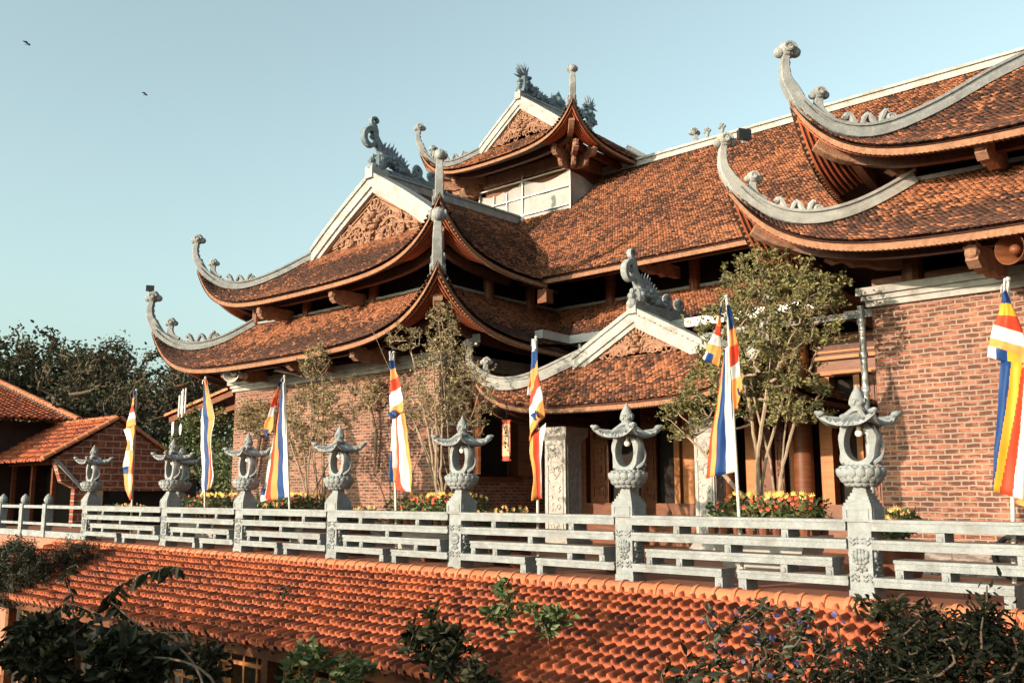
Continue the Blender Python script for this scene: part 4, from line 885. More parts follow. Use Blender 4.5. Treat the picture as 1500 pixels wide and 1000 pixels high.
    for j in range(6):
        an = 2 * PI * j / 6 + .3; R = Matrix.Rotation(an, 3, 'Z') @ Matrix.Rotation(-.25, 3, 'Y'); fn.ball((.058 * math.cos(an), .058 * math.sin(an), 1.885), (.022, .036, .055), 8, 6, rot=R)
        fn.ball((.035 * math.cos(an + .5), .035 * math.sin(an + .5), 1.95), (.016, .024, .045), 8, 6, rot=Matrix.Rotation(an + .5, 3, 'Z') @ Matrix.Rotation(-.3, 3, 'Y'))
    for sx, sy in ((0, -1), (1, 0)):
        pts = [((.03 - .0022 * k2) * math.cos(k2 * .7), (.03 - .0022 * k2) * math.sin(k2 * .7)) for k2 in range(11)]
        fn.tube([((u, sy * .078, 1.875 + v) if sy else (sx * .078, u, 1.875 + v)) for u, v in pts], .009, 5)
    fn.build('flame_finial', M['stone'], roof, True)
    return root
proto = make_lantern()
LL = ['carved stone lantern post at the far left end of the balustrade', 'stone lantern post in front of the wind chimes, right of the orange flag', 'stone lantern post between the slim blue flag and the wide leaning flag',
      'stone lantern post in front of the leafy shrub on the left brick wall', 'stone lantern post left of the hanging scroll and dark window', 'stone lantern post in front of the dark porch doors', 'largest, nearest stone lantern post, beside the right brick wall']
for i, x in enumerate(LX):
    o = proto if i == 0 else copy_tree(proto); o.location = (x, BY, 0); o.rotation_euler = (0, rad((.4, -.3, .5, -.5, .2, -.3, .2)[i]), rad((1.5, -2, 1, 2.5, -1.5, 1, -1)[i])); tag(o, LL[i], 'stone lantern', 'lantern posts of the balustrade')
o = copy_tree(proto); o.location = (-19.55, 10.55, 0); tag(o, 'stone lantern post standing behind the row, half hidden by the second lantern', 'stone lantern', 'lantern posts of the balustrade')

def make_panel(x0, x1):
    L = x1 - x0; m = MB(); yd = .135; root_x = x0
    def bar(a, b, z0, z1, d=yd):
        m.box(a + .001, b - .001, -d - .008, d + .008, z0 - .001, z0 + .016)  # cap strip proud of the rail below it
        m.box(a, b, -d, d, z0 + .0, z1 - .03); m.box(a - (.0 if a < .02 else .006), b + (.0 if b > L - .02 else .006), -d - .012, d + .012, z1 - .03, z1)
    def stub(u, z0, z1, w=.075):
        a = u * L; m.box(a - w / 2, a + w / 2, -yd + .012, yd - .012, z0 - .001, z1 + .001); m.lathe([(.001, -.006), (.026, -.006), (.026, 2 * yd)], (0, 0, 0), 10) if False else None
        m.ball((a, -yd + .012, z0 + .022), (.03, .018, .03), 8, 6)
    bar(0, L, .63, .735)
    for u in (.235, .745): stub(u, .545, .63)
    bar(0, L, .455, .545)
    stub(.485, .37, .455)
    bar(.075 * L, .94 * L, .282, .37)
    for u in (.075 + .037 / L, .245, .735, .94 - .037 / L): stub(u, .20, .282)
    bar(0, .455 * L, .115, .20); bar(.53 * L, L, .115, .20)
    for u in (.455 - .045 / L, .53 + .045 / L): stub(u, 0, .115, .09)
    for i_, f_ in enumerate(m.f):   # settled dust on the upward faces
        a_, b_, c_ = (Vector(m.v[j]) for j in f_[:3]); n_ = (b_ - a_).cross(c_ - a_)
        if n_.length > 0 and n_.normalized().z > .95: m.mi[i_] = 1
    return m
PL = ['white stone balustrade panel at the far left, below the slim orange flag', 'white stone balustrade panel left of the third lantern, below the thin blue flag', 'white stone balustrade panel below the wide leaning flag', 'white stone balustrade panel below the shrub and the flag on the brick wall',
      'white stone balustrade panel below the hanging scroll and narrow stone pillar', 'white stone balustrade panel below the flowering tree bed', 'nearest white stone balustrade panel, below the right brick wall']
for i, x in enumerate(LX):
    x1 = LX[i + 1] if i + 1 < len(LX) else x + 2.9
    o = make_panel(x + .125, x1 - .125).build('balustrade_panel', [M['stone'], M['dust']]); o.location = (x + .125, BY, 0); tag(o, PL[i], 'balustrade', 'open-work panels of the balustrade')
# low rail that carries on to the left
lp = MB(); lp.bar((-36, BY + .05, .69), (LX[0] - .13, BY + .05, .69), .12, .07); lp.bar((-36, BY + .05, .30), (LX[0] - .13, BY + .05, .30), .10, .06); lp.box(-36, LX[0] - .13, BY - .01, BY + .11, 0, .14)
lr = empty('low_railing', (-28, BY, 0), 'low white railing with bud topped posts at the far left', 'railing')
o = lp.build('rail', M['stone'], lr); o.location = (28, -BY, 0)
for k, px in enumerate((-40, 4, 36, 70)):
    x = float(PY(px, 745, BY + .05)[0]); q = MB(); q.box(x - .09, x + .09, BY - .04, BY + .14, 0, .76); q.lathe([(.05, .76), (.09, .80), (.10, .86), (.07, .93), (.01, .99)], (x, BY + .05, 0), 12)
    o = q.build('post', M['stone'], lr); o.location = (28, -BY, 0)

# ------------------------------------------------------------------ stone pillars of the porch
def pillar(px0, px1, y, label):
    x0 = float(PY(px0, 690, y)[0]); x1 = float(PY(px1, 690, y)[0]); w = x1 - x0; d = w * .95; r = empty('stone_pillar', ((x0 + x1) / 2, y + d / 2, 0), label, 'pillar', 'carved stone pillars of the porch')
    m = MB(); h = w / 2; m.frust(0, 0, 0, .12, h * 1.5, h * 1.5); m.frust(0, 0, .12, .22, h * 1.45, h * 1.1); m.frust(0, 0, .22, 1.98, h, h); m.build('shaft', M['pillar'], r)
    c = MB(); c.frust(0, 0, 1.98, 2.05, h * 1.05, h * 1.3); c.frust(0, 0, 2.05, 2.22, h * 1.35, h * 1.35); c.build('cap_block', M['pillar'], r)
    q = MB(); rr = random.Random(5)
    for fx, fy in ((0, -1), (1, 0), (-1, 0)):
        for z0, z1 in ((.30, .52), (.58, 1.52), (1.58, 1.9)):
            def pt(u, z, dd): return (u, -h - dd, z) if fy else (fx * (h + dd), u, z)
            s_ = h * .72
            for a, b_ in (((-s_, z0), (s_, z0)), ((-s_, z1), (s_, z1)), ((-s_, z0), (-s_, z1)), ((s_, z0), (s_, z1))): q.bar(pt(a[0], a[1], 0), pt(b_[0], b_[1], 0), .03, .03)
            for k in range(int(18 * (z1 - z0)) + 5):
                u = rr.uniform(-s_ * .7, s_ * .7); z = rr.uniform(z0 + .06, z1 - .06); R = rr.uniform(.02, .05); a0 = rr.uniform(0, 6)
                q.tube([pt(u + R * math.cos(a0 + j * .7), z + R * math.sin(a0 + j * .7), .006) for j in range(6)], .012, 5)
    q.build('relief', M['pillar'], r, True)
pillar(799, 829, 13.75, 'carved pale stone pillar right of the flag by the scroll')
pillar(1018, 1046, 13.75, 'carved pale stone pillar behind the big flag and tree')

# ------------------------------------------------------------------ flags
def flag(px_top, px_bot, patches, label, Y=9.45):
    a = PY(*px_top, Y); base = PY(*px_bot, Y); base = base + (base - a) * .25
    if base[2] > .35: pass
    r = empty('flagpole_with_flag', (a[0], Y, 0), label, 'flag', 'striped flags on poles behind the balustrade'); off = Vector((-a[0], -Y, 0))
    k = (a[0] - base[0]) / (a[2] - base[2]); bx = a[0] - k * a[2]
    p = MB(); p.tube([(bx, Y, 0), (a[0], Y, a[2])], [.021, .015], 10); o = p.build('pole', M['pole'], r, True); o.location = off
    q = MB(); q.ball((a[0], Y, a[2]), .026, 10, 7); q.tube([(a[0] - .01, Y - .02, a[2] - .02), (a[0] - .05, Y - .03, a[2] - .06), (a[0] - .06, Y - .03, a[2] - .12)], .007, 5)
    o = q.build('pole_tip', M['metal'], r, True); o.location = off
    m = MB(); rr = random.Random(int(px_top[0]))
    for pi_, (rows, mode, cols, dy) in enumerate(patches):
        nr = len(rows); n = 80 if (mode == 'u' and len(cols[0]) > 2) else 24; cl = spline([(x, y, 0) for x, y, _, _ in rows], 5); cr = spline([(x, y, 0) for _, _, x, y in rows], 5); P = []
        ph = rr.uniform(0, 6); kx = rr.uniform(1.3, 2.0)
        for i in range(len(cl)):
            g_ = []
            for j in range(n + 1):
                u = j / n; x = cl[i][0] * (1 - u) + cr[i][0] * u; y = cl[i][1] * (1 - u) + cr[i][1] * u
                d = dy + .034 * math.sin(u * PI * kx + ph + i * .10) * min(1, .3 + i / 10) + .008 * math.sin(i * .55 + u * 4 + ph) + .007 * math.sin(u * 15 + i * .22) + .004 * math.sin(u * 7 - i * 1.3 + ph)
                w_ = PY(x, y, Y); g_.append((w_[0], Y + d - .03, w_[2]))
            P.append(g_)
        nrow = len(cl) - 1
        def mi(i, j):
            if mode == 'v':
                s_ = i / 5.0; c = cols[min(len(cols) - 1, int(s_))]
            else:
                u = (j + .5) / n; c = None; acc = 0
                for cw in cols:
                    cc = cw[0]; wd = cw[1] if len(cw) < 3 else cw[1] + (cw[2] - cw[1]) * i / nrow
                    acc += wd
                    if u <= acc + 1e-6: c = cc; break
                c = c or cols[-1][0]
            if isinstance(c, (list, tuple)): c = c[min(len(c) - 1, int((j / n) * len(c)))]
            return FLAGM.index(c)
        m.grid(P, mi)
    o = m.build('cloth', [M['f_' + c] for c in FLAGM], r, True); o.location = off
    sd_ = o.modifiers.new('thick', 'SOLIDIFY'); sd_.thickness = .004
def Z(x0, y0, s, rows): return [(x0 + a / s, y0 + b / s, x0 + c / s, y0 + d / s) for a, b, c, d in rows]
f1 = Z(0, 540, 4.165, [(826, 135, 834, 130), (815, 185, 833, 178), (800, 235, 832, 222), (788, 285, 832, 262), (780, 325, 830, 300), (772, 375, 830, 345)])
f1b = Z(0, 540, 4.165, [(774, 372, 830, 345), (795, 440, 830, 430), (790, 500, 828, 490), (770, 600, 832, 575), (770, 640, 830, 640), (780, 740, 826, 740), (792, 790, 822, 800)])
flag((200, 571), (193, 745), [(f1, 'v', ['blue', 'orange', 'red', 'white', 'orange'], 0), (f1b, 'v', [['white', 'orange'], ['orange', 'white', 'red'], ['white', 'orange', 'orange'], ['blue', 'orange', 'red'], ['orange', 'white', 'orange'], ['orange', 'white', 'red']], -.02)], 'slim orange and white flag hanging limp at the far left')
f2 = Z(200, 530, 4.35, [(442, 112, 450, 108), (440, 190, 462, 180), (436, 270, 485, 245), (434, 340, 508, 345), (430, 400, 512, 390), (432, 500, 490, 490), (430, 600, 500, 600), (428, 700, 508, 720), (426, 840, 488, 800)])
f2b = Z(200, 530, 4.35, [(436, 285, 444, 285), (420, 310, 440, 320), (410, 335, 438, 350)])
flag((301.4, 553), (300, 745), [(f2, 'u', [('white', .16), ('blue', .24), ('orange', .36), ('red', .14), ('white', .10)], 0), (f2b, 'v', ['red', 'blue'], .02)], 'narrow blue and orange flag in front of the small tiled lean-to roof')
f3t = Z(380, 500, 4.167, [(148, 255, 154, 245), (135, 300, 146, 275), (122, 350, 140, 330), (105, 405, 132, 390), (85, 460, 124, 450), (62, 515, 118, 520), (58, 540, 104, 565)])
f3b = Z(380, 500, 4.167, [(142, 270, 158, 245), (120, 380, 160, 340), (92, 560, 164, 480), (86, 640, 166, 620), (66, 760, 168, 720), (42, 900, 172, 860), (30, 985, 176, 945)])
f3s = Z(380, 500, 4.167, [(70, 548, 100, 528), (82, 584, 98, 562)]); f3q = Z(380, 500, 4.167, [(36, 905, 60, 895), (33, 940, 62, 935), (34, 985, 74, 965)])
flag((416.8, 551), (424, 740), [(f3b, 'u', [('white', .16), ('red', .20), ('orange', .22), ('blue', .25), ('white', .17)], 0), (f3t, 'v', ['blue', 'orange', 'red', 'white', 'orange', 'orange'], -.06), (f3s, 'v', ['blue'], -.09), (f3q, 'v', ['blue', 'white'], -.05)], 'broad flag leaning left of its pole, blue and orange stripes down its length')
f4 = Z(560, 500, 3.84, [(63, 62, 70, 58), (65, 118, 80, 108), (64, 182, 90, 148), (62, 245, 104, 200), (62, 308, 118, 255), (64, 395, 136, 330), (66, 440, 138, 392)])
f4l = Z(560, 500, 3.84, [(64, 430, 100, 420), (62, 520, 96, 500), (60, 620, 98, 600), (58, 700, 100, 720), (57, 788, 98, 798)])
f4r = Z(560, 500, 3.84, [(88, 440, 138, 400), (98, 560, 148, 490), (102, 680, 160, 580), (102, 760, 172, 690), (104, 828, 182, 760), (150, 842, 176, 850)])
f4s = Z(560, 500, 3.84, [(74, 418, 98, 385), (96, 440, 120, 405)])
flag((577, 516), (580, 755), [(f4l, 'v', [['white', 'white', 'orange'], ['white', 'white', 'orange'], ['blue', 'white', 'orange'], ['blue', 'orange', 'orange']], 0), (f4r, 'u', [('red', .34), ('white', .42), ('orange', .24)], -.03), (f4, 'v', ['white', 'blue', 'orange', 'red', 'white', 'orange'], -.05), (f4s, 'v', ['blue'], -.11)], 'tall flag with a blue diamond patch before the sunlit brick wall')
f5 = Z(660, 350, 2.38, [(296, 350, 305, 350), (293, 395, 314, 383), (289, 460, 322, 425), (286, 535, 325, 472), (284, 590, 328, 512), (284, 650, 336, 560), (284, 705, 338, 620)])
f5b = Z(660, 350, 2.38, [(283, 690, 336, 640), (285, 760, 328, 720), (298, 830, 326, 800), (295, 912, 328, 900)]); f5s = Z(660, 350, 2.38, [(304, 615, 320, 598), (318, 635, 334, 615)]); f5t = Z(660, 350, 2.38, [(286, 470, 294, 455), (272, 520, 290, 510), (270, 545, 288, 545)])
flag((785.5, 494), (788, 760), [(f5b, 'u', [('orange', .28), ('red', .36), ('white', .36)], 0), (f5t, 'v', ['orange', 'white'], .03), (f5, 'v', ['white', 'blue', 'orange', 'red', 'white', 'orange'], -.04), (f5s, 'v', ['blue'], -.10)], 'slender rolled flag beside the porch pillar, diagonal coloured bands')
f6l = Z(1020, 420, 2.94, [(124, 105, 129, 88), (117, 135, 127, 128), (103, 165, 125, 178), (88, 203, 123, 218), (68, 245, 121, 262), (57, 280, 118, 302), (45, 310, 108, 346)])
f6r = Z(1020, 420, 2.94, [(133, 80, 142, 78), (147, 195, 160, 165), (150, 265, 178, 235), (155, 350, 188, 298), (158, 400, 196, 372), (160, 470, 203, 440), (163, 536, 190, 495)])
f6b = Z(1020, 420, 2.94, [(116, 300, 148, 250), (104, 400, 153, 395), (86, 520, 158, 510), (74, 610, 162, 605), (64, 720, 166, 715), (54, 826, 172, 795)])
f6s = Z(1020, 420, 2.94, [(184, 450, 196, 436), (192, 470, 204, 462)])
flag((1064.3, 434), (1083, 760), [(f6b, 'u', [('red', .13), ('orange', .22), ('blue', .32), ('white', .33)], 0), (f6r, 'v', ['blue', 'orange', 'red', 'white', 'orange', 'orange'], .03), (f6s, 'v', ['blue'], -.03), (f6l, 'v', ['blue', 'orange', 'red', 'white', 'orange', ['white', 'blue', 'orange']], -.07)], 'large flag in front of the tree, white and blue stripe along its pole')
f7 = Z(1430, 390, 2.7, [(122, 55, 129, 55), (116, 108, 134, 105), (108, 150, 150, 155), (95, 197, 172, 205), (80, 235, 192, 268), (65, 285, 205, 325), (61, 318, 212, 360), (57, 362, 216, 410)])
f7b = Z(1430, 390, 2.7, [(108, 378, 205, 385), (100, 520, 208, 520), (94, 640, 212, 640), (86, 760, 214, 760), (79, 888, 216, 930)])
f7c = Z(1430, 390, 2.7, [(150, 920, 214, 925), (158, 942, 214, 952)])
flag((1476.5, 409), (1484, 765), [(f7b, 'u', [('blue', .42, .0), ('yellow', .40, .14), ('red', .12, .36), ('white', .04, .34), ('orange', .02, .16)], -.05), (f7c, 'v', ['orange', 'red'], .03), (f7, 'v', ['white', 'blue', 'yellow', 'red', 'white', 'orange', ['white', 'blue', 'yellow', 'orange']], -.07)], 'biggest flag, at the right edge before the brick wall')
# ------------------------------------------------------------------ plants
def leaves_np(P, size, name, m, parent, up=.3, elong=1.9, droop=None, smooth=False, dirs=None):
    """one small folded leaf per point (6 vertices)"""
    P = np.asarray(P, float); N = len(P); D = rng.normal(0, 1, (N, 3)) if dirs is None else np.asarray(dirs, float) + rng.normal(0, .25, (N, 3))
    D[:, 2] = D[:, 2] * .6 + (up if droop is None else droop); D /= np.linalg.norm(D, axis=1)[:, None]
    q = rng.normal(0, 1, (N, 3)); q[:, 2] *= .5; s_ = np.cross(D, q); s_ /= np.linalg.norm(s_, axis=1)[:, None] + 1e-9; nn = np.cross(s_, D)
    L = size * rng.uniform(.45, 1.4, N)[:, None]; Wd = L / elong / 2
    V = np.stack([P, P + D * L * .35 + s_ * Wd + nn * L * .06, P + D * L * .72 + s_ * Wd * .7 + nn * L * .03, P + D * L - nn * L * .10, P + D * L * .72 - s_ * Wd * .7 + nn * L * .03, P + D * L * .35 - s_ * Wd + nn * L * .06], 1)
    return mesh_np(name, V, 6, [(0, 1, 2, 3), (0, 3, 4, 5)], m, parent, smooth)
def grow(pts, roots, seed, r_tip, pipe=.5, bend=.12, up=.15, chains=()):
    """connect target points to the nearest grown node, widths by what each branch carries"""
    rr = np.random.default_rng(seed); nodes = [np.array(r, float) for r in roots]; par = [-1] * len(roots)
    pts = np.asarray(pts); c = np.mean(roots, axis=0); order = np.argsort(np.linalg.norm(pts - c, axis=1)); arr = np.zeros((len(roots) + len(pts) * 3 + sum(len(q) for q in chains), 3)); k = len(roots); arr[:k] = roots
    for ch in chains:
        for i_, p in enumerate(ch): arr[k] = p; par.append(-1 if i_ == 0 else k - 1); k += 1
    for i in order:
        p = pts[i]; d = arr[:k] - p; pen = np.linalg.norm(d, axis=1) + np.maximum(0, arr[:k, 2] - p[2]) * 1.2
        j = int(np.argmin(pen)); a = arr[j]; L = np.linalg.norm(p - a)
        if L > .12:
            m_ = a * .5 + p * .5 + rr.normal(0, bend * .5 * L, 3) + np.array([0, 0, up * L * .3]); arr[k] = m_; par.append(j); j = k; k += 1
        arr[k] = p; par.append(j); k += 1
    par = np.array(par); cnt = np.ones(k)
    for i in range(k - 1, -1, -1):
        if par[i] >= 0: cnt[par[i]] += cnt[i]
    return arr[:k], par, r_tip * cnt ** pipe
def branches(arr, par, rad_, name, m, parent, n=6, keep=0):
    k = len(arr); kids = [[] for _ in range(k)]
    for i in range(k):
        if par[i] >= 0: kids[par[i]].append(i)
    mb = MB(); st = [(i, None) for i in range(k) if par[i] < 0]
    while st:
        i, pr_ = st.pop(); path = [] if pr_ is None else [(arr[pr_], min(rad_[pr_], rad_[i] * 1.1))]; j = i
        while True:
            path.append((arr[j], rad_[j])); ch = sorted(kids[j], key=lambda q: -rad_[q])
            for q in ch[1:]: st.append((q, j))
            if not ch: break
            j = ch[0]
        if len(path) < 2: continue
        mb.tube([p for p, _ in path], [r for _, r in path], n if path[1][1] > .012 else 4, cap=False)
    return mb.build(name, m, parent, True)
def cloud(c, r, n, seed, shell=.35):
    g = np.random.default_rng(seed); d = g.normal(0, 1, (n, 3)); d /= np.linalg.norm(d, axis=1)[:, None]; q = g.uniform(shell, 1, n) ** .6 * (1 + .28 * (g.uniform(0, 1, n) > .88)); return np.array(c) + d * q[:, None] * np.array(r)
def garden_tree(name, base, blobs, nt, nleaf, lsize, label, leafm, barkm='bark', stems=3, seed=1, r_tip=.003, pipe=.41, cat='tree', spread=.10, group=None):
    r = empty(name, base, label, cat, group); g = np.random.default_rng(seed); P = np.concatenate([cloud(c, rd, int(nt * w), seed + i) for i, (c, rd, w) in enumerate(blobs)])
    chains = []
    for i in range(stems):   # bare slender stems fanning out from the foot
        a = 2 * PI * (i + .3) / stems; f0 = np.array((spread * math.cos(a), spread * math.sin(a) * .7, 0)); bl = blobs[i % len(blobs)]; e_ = np.array(bl[0]) + g.normal(0, .5, 3) * np.array(bl[1]) * .8
        h = max(.25, (e_[2]) * .45); m1 = f0 + np.array((math.cos(a) * .05 + e_[0] * .18, math.sin(a) * .03 + e_[1] * .18, h * .55)); m2 = f0 * .6 + np.array((e_[0] * .45, e_[1] * .45, h * 1.15))
        ch = spline([tuple(f0), tuple(m1), tuple(m2), tuple(e_)], 6); chains.append([np.array(q) + g.normal(0, .004, 3) for q in ch])
    roots = [(0, 0, -.05)]; arr, par, rd_ = grow(P, roots, seed, r_tip, pipe, chains=chains, bend=.12)
    branches(arr, par, rd_, 'branches', M[barkm], r)
    thin = np.where((rd_ < r_tip * 2.6) & (par >= 0))[0]; idx = g.choice(thin, nleaf); f = g.uniform(0, 1, nleaf)[:, None]
    pos = arr[idx] * f + arr[par[idx]] * (1 - f) + g.normal(0, lsize * .5, (nleaf, 3)); leaves_np(pos, lsize, 'foliage', M[leafm], r)
    return r
def V3(p): return (float(p[0]), float(p[1]), float(p[2]))
# tree in the bed before the porch
a = PY(1122, 742, 11.2); tA = (a[0], 11.2, .55)
def rel(px, py, y, b): q = PY(px, py, y); return (q[0] - b[0], q[1] - b[1], q[2] - b[2])
blobsA = [(rel(1105, 500, 11.2, tA), (.85, .6, .80), .38), (rel(1150, 455, 11.15, tA), (.80, .6, .62), .22), (rel(1055, 570, 11.2, tA), (.62, .55, .55), .16), (rel(1185, 430, 11.25, tA), (.50, .4, .36), .08), (rel(1120, 400, 11.2, tA), (.62, .45, .34), .08), (rel(1000, 610, 11.2, tA), (.34, .4, .34), .05), (rel(1170, 580, 11.15, tA), (.46, .4, .36), .08)]
garden_tree('garden_tree', tA, blobsA, 1600, 21000, .046, 'bushy potted tree with several pale trunks, in front of the porch', 'leafA', stems=7, seed=4, r_tip=.0021, spread=.10)
b_ = PY(655, 735, 10.6); tB = (b_[0], 10.6, .5)
blobsB = [(rel(650, 560, 10.6, tB), (.62, .5, .85), .5), (rel(690, 585, 10.6, tB), (.52, .4, .58), .2), (rel(650, 480, 10.6, tB), (.34, .3, .46), .14), (rel(590, 495, 10.6, tB), (.42, .3, .24), .06), (rel(600, 590, 10.6, tB), (.42, .4, .50), .14)]
garden_tree('twiggy_tree', tB, blobsB, 1200, 7600, .040, 'sparse twiggy tree with upright stems beside the dark window', 'leafB', stems=11, seed=9, r_tip=.0021, spread=.12)
c_ = PY(462, 735, 10.6); tC = (c_[0], 10.6, .5)
blobsC = [(rel(455, 610, 10.6, tC), (.80, .45, .66), .5), (rel(500, 590, 10.7, tC), (.55, .4, .50), .16), (rel(462, 530, 10.6, tC), (.34, .3, .40), .14), (rel(430, 650, 10.6, tC), (.5, .4, .46), .2)]
garden_tree('leafy_shrub', tC, blobsC, 950, 8200, .042, 'leafy shrub growing against the sunlit left brick wall', 'leafB', stems=9, seed=14, r_tip=.0021, spread=.14)
# creeper on the wall
def creeper(px, py, y, r, n, nl, label, seed, ls=.06, m='leafB'):
    q = PY(px, py, y); e = empty('wall_creeper', (q[0], y, 0), label, 'climbing plant'); g = np.random.default_rng(seed)
    P = cloud((0, 0, q[2]), r, n, seed); arr, par, rd_ = grow(P, [(0, .1, 0.02), (0, .1, q[2] * .5)], seed, .0035)
    branches(arr, par, rd_, 'stems', M['bark'], e); i = g.choice(len(arr) - 2, nl) + 2; leaves_np(arr[i] + g.normal(0, .05, (nl, 3)), ls, 'foliage', M[m], e)
creeper(370, 610, 12.1, (.75, .12, .42), 160, 1500, 'creeper with sparse yellowish leaves on the corner of the left brick wall', 31)
creeper(545, 575, 12.1, (.40, .12, .30), 70, 600, 'small clump of creeper on the brick wall between two flags', 32)

def bush(name, c, r, n, ls, label, m, cat='bush', seed=1, twigs=60, kind=None, droop=None, elong=1.9, barkm='barkdark', group=None, shell=.3):
    e = empty(name, (c[0], c[1], c[2] - r[2]), label, cat, group); g = np.random.default_rng(seed)
    P = cloud((0, 0, r[2]), r, twigs, seed, shell); arr, par, rd_ = grow(P, [(0, 0, 0)], seed, .004); branches(arr, par, rd_, 'stems', M[barkm], e, 5)
    i = g.choice(len(arr) - 1, n) + 1; f = g.uniform(0, 1, n)[:, None]; pp = np.maximum(par[i], 0)
    leaves_np(arr[i] * f + arr[pp] * (1 - f) + g.normal(0, ls * .8, (n, 3)), ls, 'foliage', M[m], e, droop=droop, elong=elong); return e
# flower beds: boxes of pots behind the rail
def flowerbed(px0, px1, pyt, y, pots, label, top=('fyel', 'fred'), seed=1, box=True, h0=.42):
    a = PY(px0, 745, y); b = PY(px1, 745, y); zt = float(PY((px0 + px1) / 2, pyt, y)[2]); x0, x1 = float(a[0]), float(b[0]); w = x1 - x0; e = empty('flower_bed', ((x0 + x1) / 2, y, 0), label, 'flower bed'); g = np.random.default_rng(seed)
    m = MB()
    if box:
        m.frust(0, 0, .0, .10, w * .30, w * .34, .22, .24); m.frust(0, 0, .10, h0, w * .36, w * .46, .24, .32); m.frust(0, 0, h0, h0 + .07, w * .5, w * .5, .36, .36); m.build('trough', M['potgrey'], e)
    else:
        m.lathe([(.14, 0), (.16, .02), (.22, .2), (.25, h0 - .05), (.27, h0 - .05), (.27, h0)], (0, 0, 0), 20); m.build('pot', M['pot'], e, True)
    if pots:
        k = max(2, int(w / .17))
        for i in range(k):
            for yy in (-.26, .0, .24): p = MB(); p.lathe([(.055, 0), (.07, .12), (.075, .12), (.075, .15)], (-w * .45 + w * .9 * i / (k - 1), yy, h0 + .07), 9); p.build('nursery_pot', M['pot'], e, True)
    n = int(900 * w / 1.2) + 250; zb = h0 + (.14 if pots else .02); ht = max(.12, zt - zb - .04)
    P = np.stack([g.uniform(-w * .5, w * .5, n), g.uniform(-.36, .36, n), zb + ht * g.uniform(0, .95, n) * (1 - .25 * g.uniform(0, 1, n))], -1); P[:, 2] += .03 * np.sin(P[:, 0] * 14); leaves_np(P, .075, 'foliage', M['leafgreen'], e)
    for k, mt in enumerate(top):
        q = int((34 if len(top) > 1 else 90) * w / 1.2) + 12; Q = np.stack([g.uniform(-w * .5, w * .5, q), g.uniform(-.36, .30, q), np.zeros(q)], -1)
        if len(top) > 1 and k == 0: Q[:, 1] = g.uniform(.0, .34, q); Q[:, 2] = zb + ht * g.uniform(.95, 1.12, q); Q[:, 0] *= .75
        else: Q[:, 2] = zb + ht * g.uniform(.45, .95, q) + (Q[:, 1] + .3) * .1
        V = []
        for c in Q:
            fr = [];
            for j in range(5):
                an = j * 1.257 + c[0] * 9; r_ = .027; fr += [(c[0], c[1] - .01, c[2]), (c[0] + r_ * math.cos(an) - .012, c[1] - .012 * (j % 2), c[2] + r_ * math.sin(an)), (c[0] + r_ * 1.25 * math.cos(an + .4), c[1] - .015, c[2] + r_ * 1.15 * math.sin(an + .4)), (c[0] + r_ * math.cos(an + .9), c[1] - .005, c[2] + r_ * math.sin(an + .9))]
            V.append(fr)
        mesh_np('blossoms', np.array(V), 20, [(0 + 4 * j, 1 + 4 * j, 2 + 4 * j, 3 + 4 * j) for j in range(5)], M[mt], e)
    return e
flowerbed(1052, 1200, 722, 10.9, True, 'flower bed of red and yellow blossoms round the foot of the bushy tree', seed=2)
flowerbed(588, 700, 722, 10.3, True, 'flower bed of red and yellow blossoms below the twiggy tree', seed=3)
flowerbed(392, 470, 722, 10.3, True, 'flower bed of red blossoms at the foot of the leafy shrub', seed=4)
flowerbed(278, 338, 722, 10.3, True, 'flower bed of mixed blossoms below the narrow blue flag', seed=5)
flowerbed(717, 760, 742, 9.9, False, 'small pot of pale amber flowers right of the dark window wall', ('forange',), 6, False, .5)
flowerbed(508, 538, 741, 9.9, False, 'small pot of amber flowers right of the leafy shrub', ('forange',), 7, False, .5)
flowerbed(168, 196, 737, 9.9, False, 'small pot of amber flowers at the far left behind the rail', ('forange',), 8, False, .5)
flowerbed(1298, 1330, 742, 10.2, False, 'pot of amber flowers between the nearest lantern and the brick wall', ('forange',), 9, False, .5)
flowerbed(384, 402, 735, 9.8, False, 'small pot of pale flowers under the broad leaning flag', ('forange',), 10, False, .5)
def pot(px, py, y, r, h, label, m='pot'):
    q = PY(px, py, y); e = MB(); e.lathe([(r * .6, 0), (r * .66, .02), (r * .95, h * .45), (r, h * .8), (r * .86, h * .9), (r * 1.05, h * .93), (r * 1.05, h), (r * .9, h), (r * .85, h * .85)], (0, 0, 0), 22)
    o = e.build('plant_pot', M[m], None, True); o.location = (q[0], y, 0); return tag(o, label, 'pot')
pot(632, 800, 9.75, .22, .34, 'brown glazed pot seen through the rail below the twiggy tree')
pot(760, 830, 9.7, .17, .26, 'small brown pot seen through the rail under the scroll')
pot(905, 810, 9.9, .22, .34, 'dark brown pot behind the rail by the lantern at the porch doors')
pot(400, 790, 9.8, .2, .3, 'brown pot seen through the rail below the broad leaning flag')

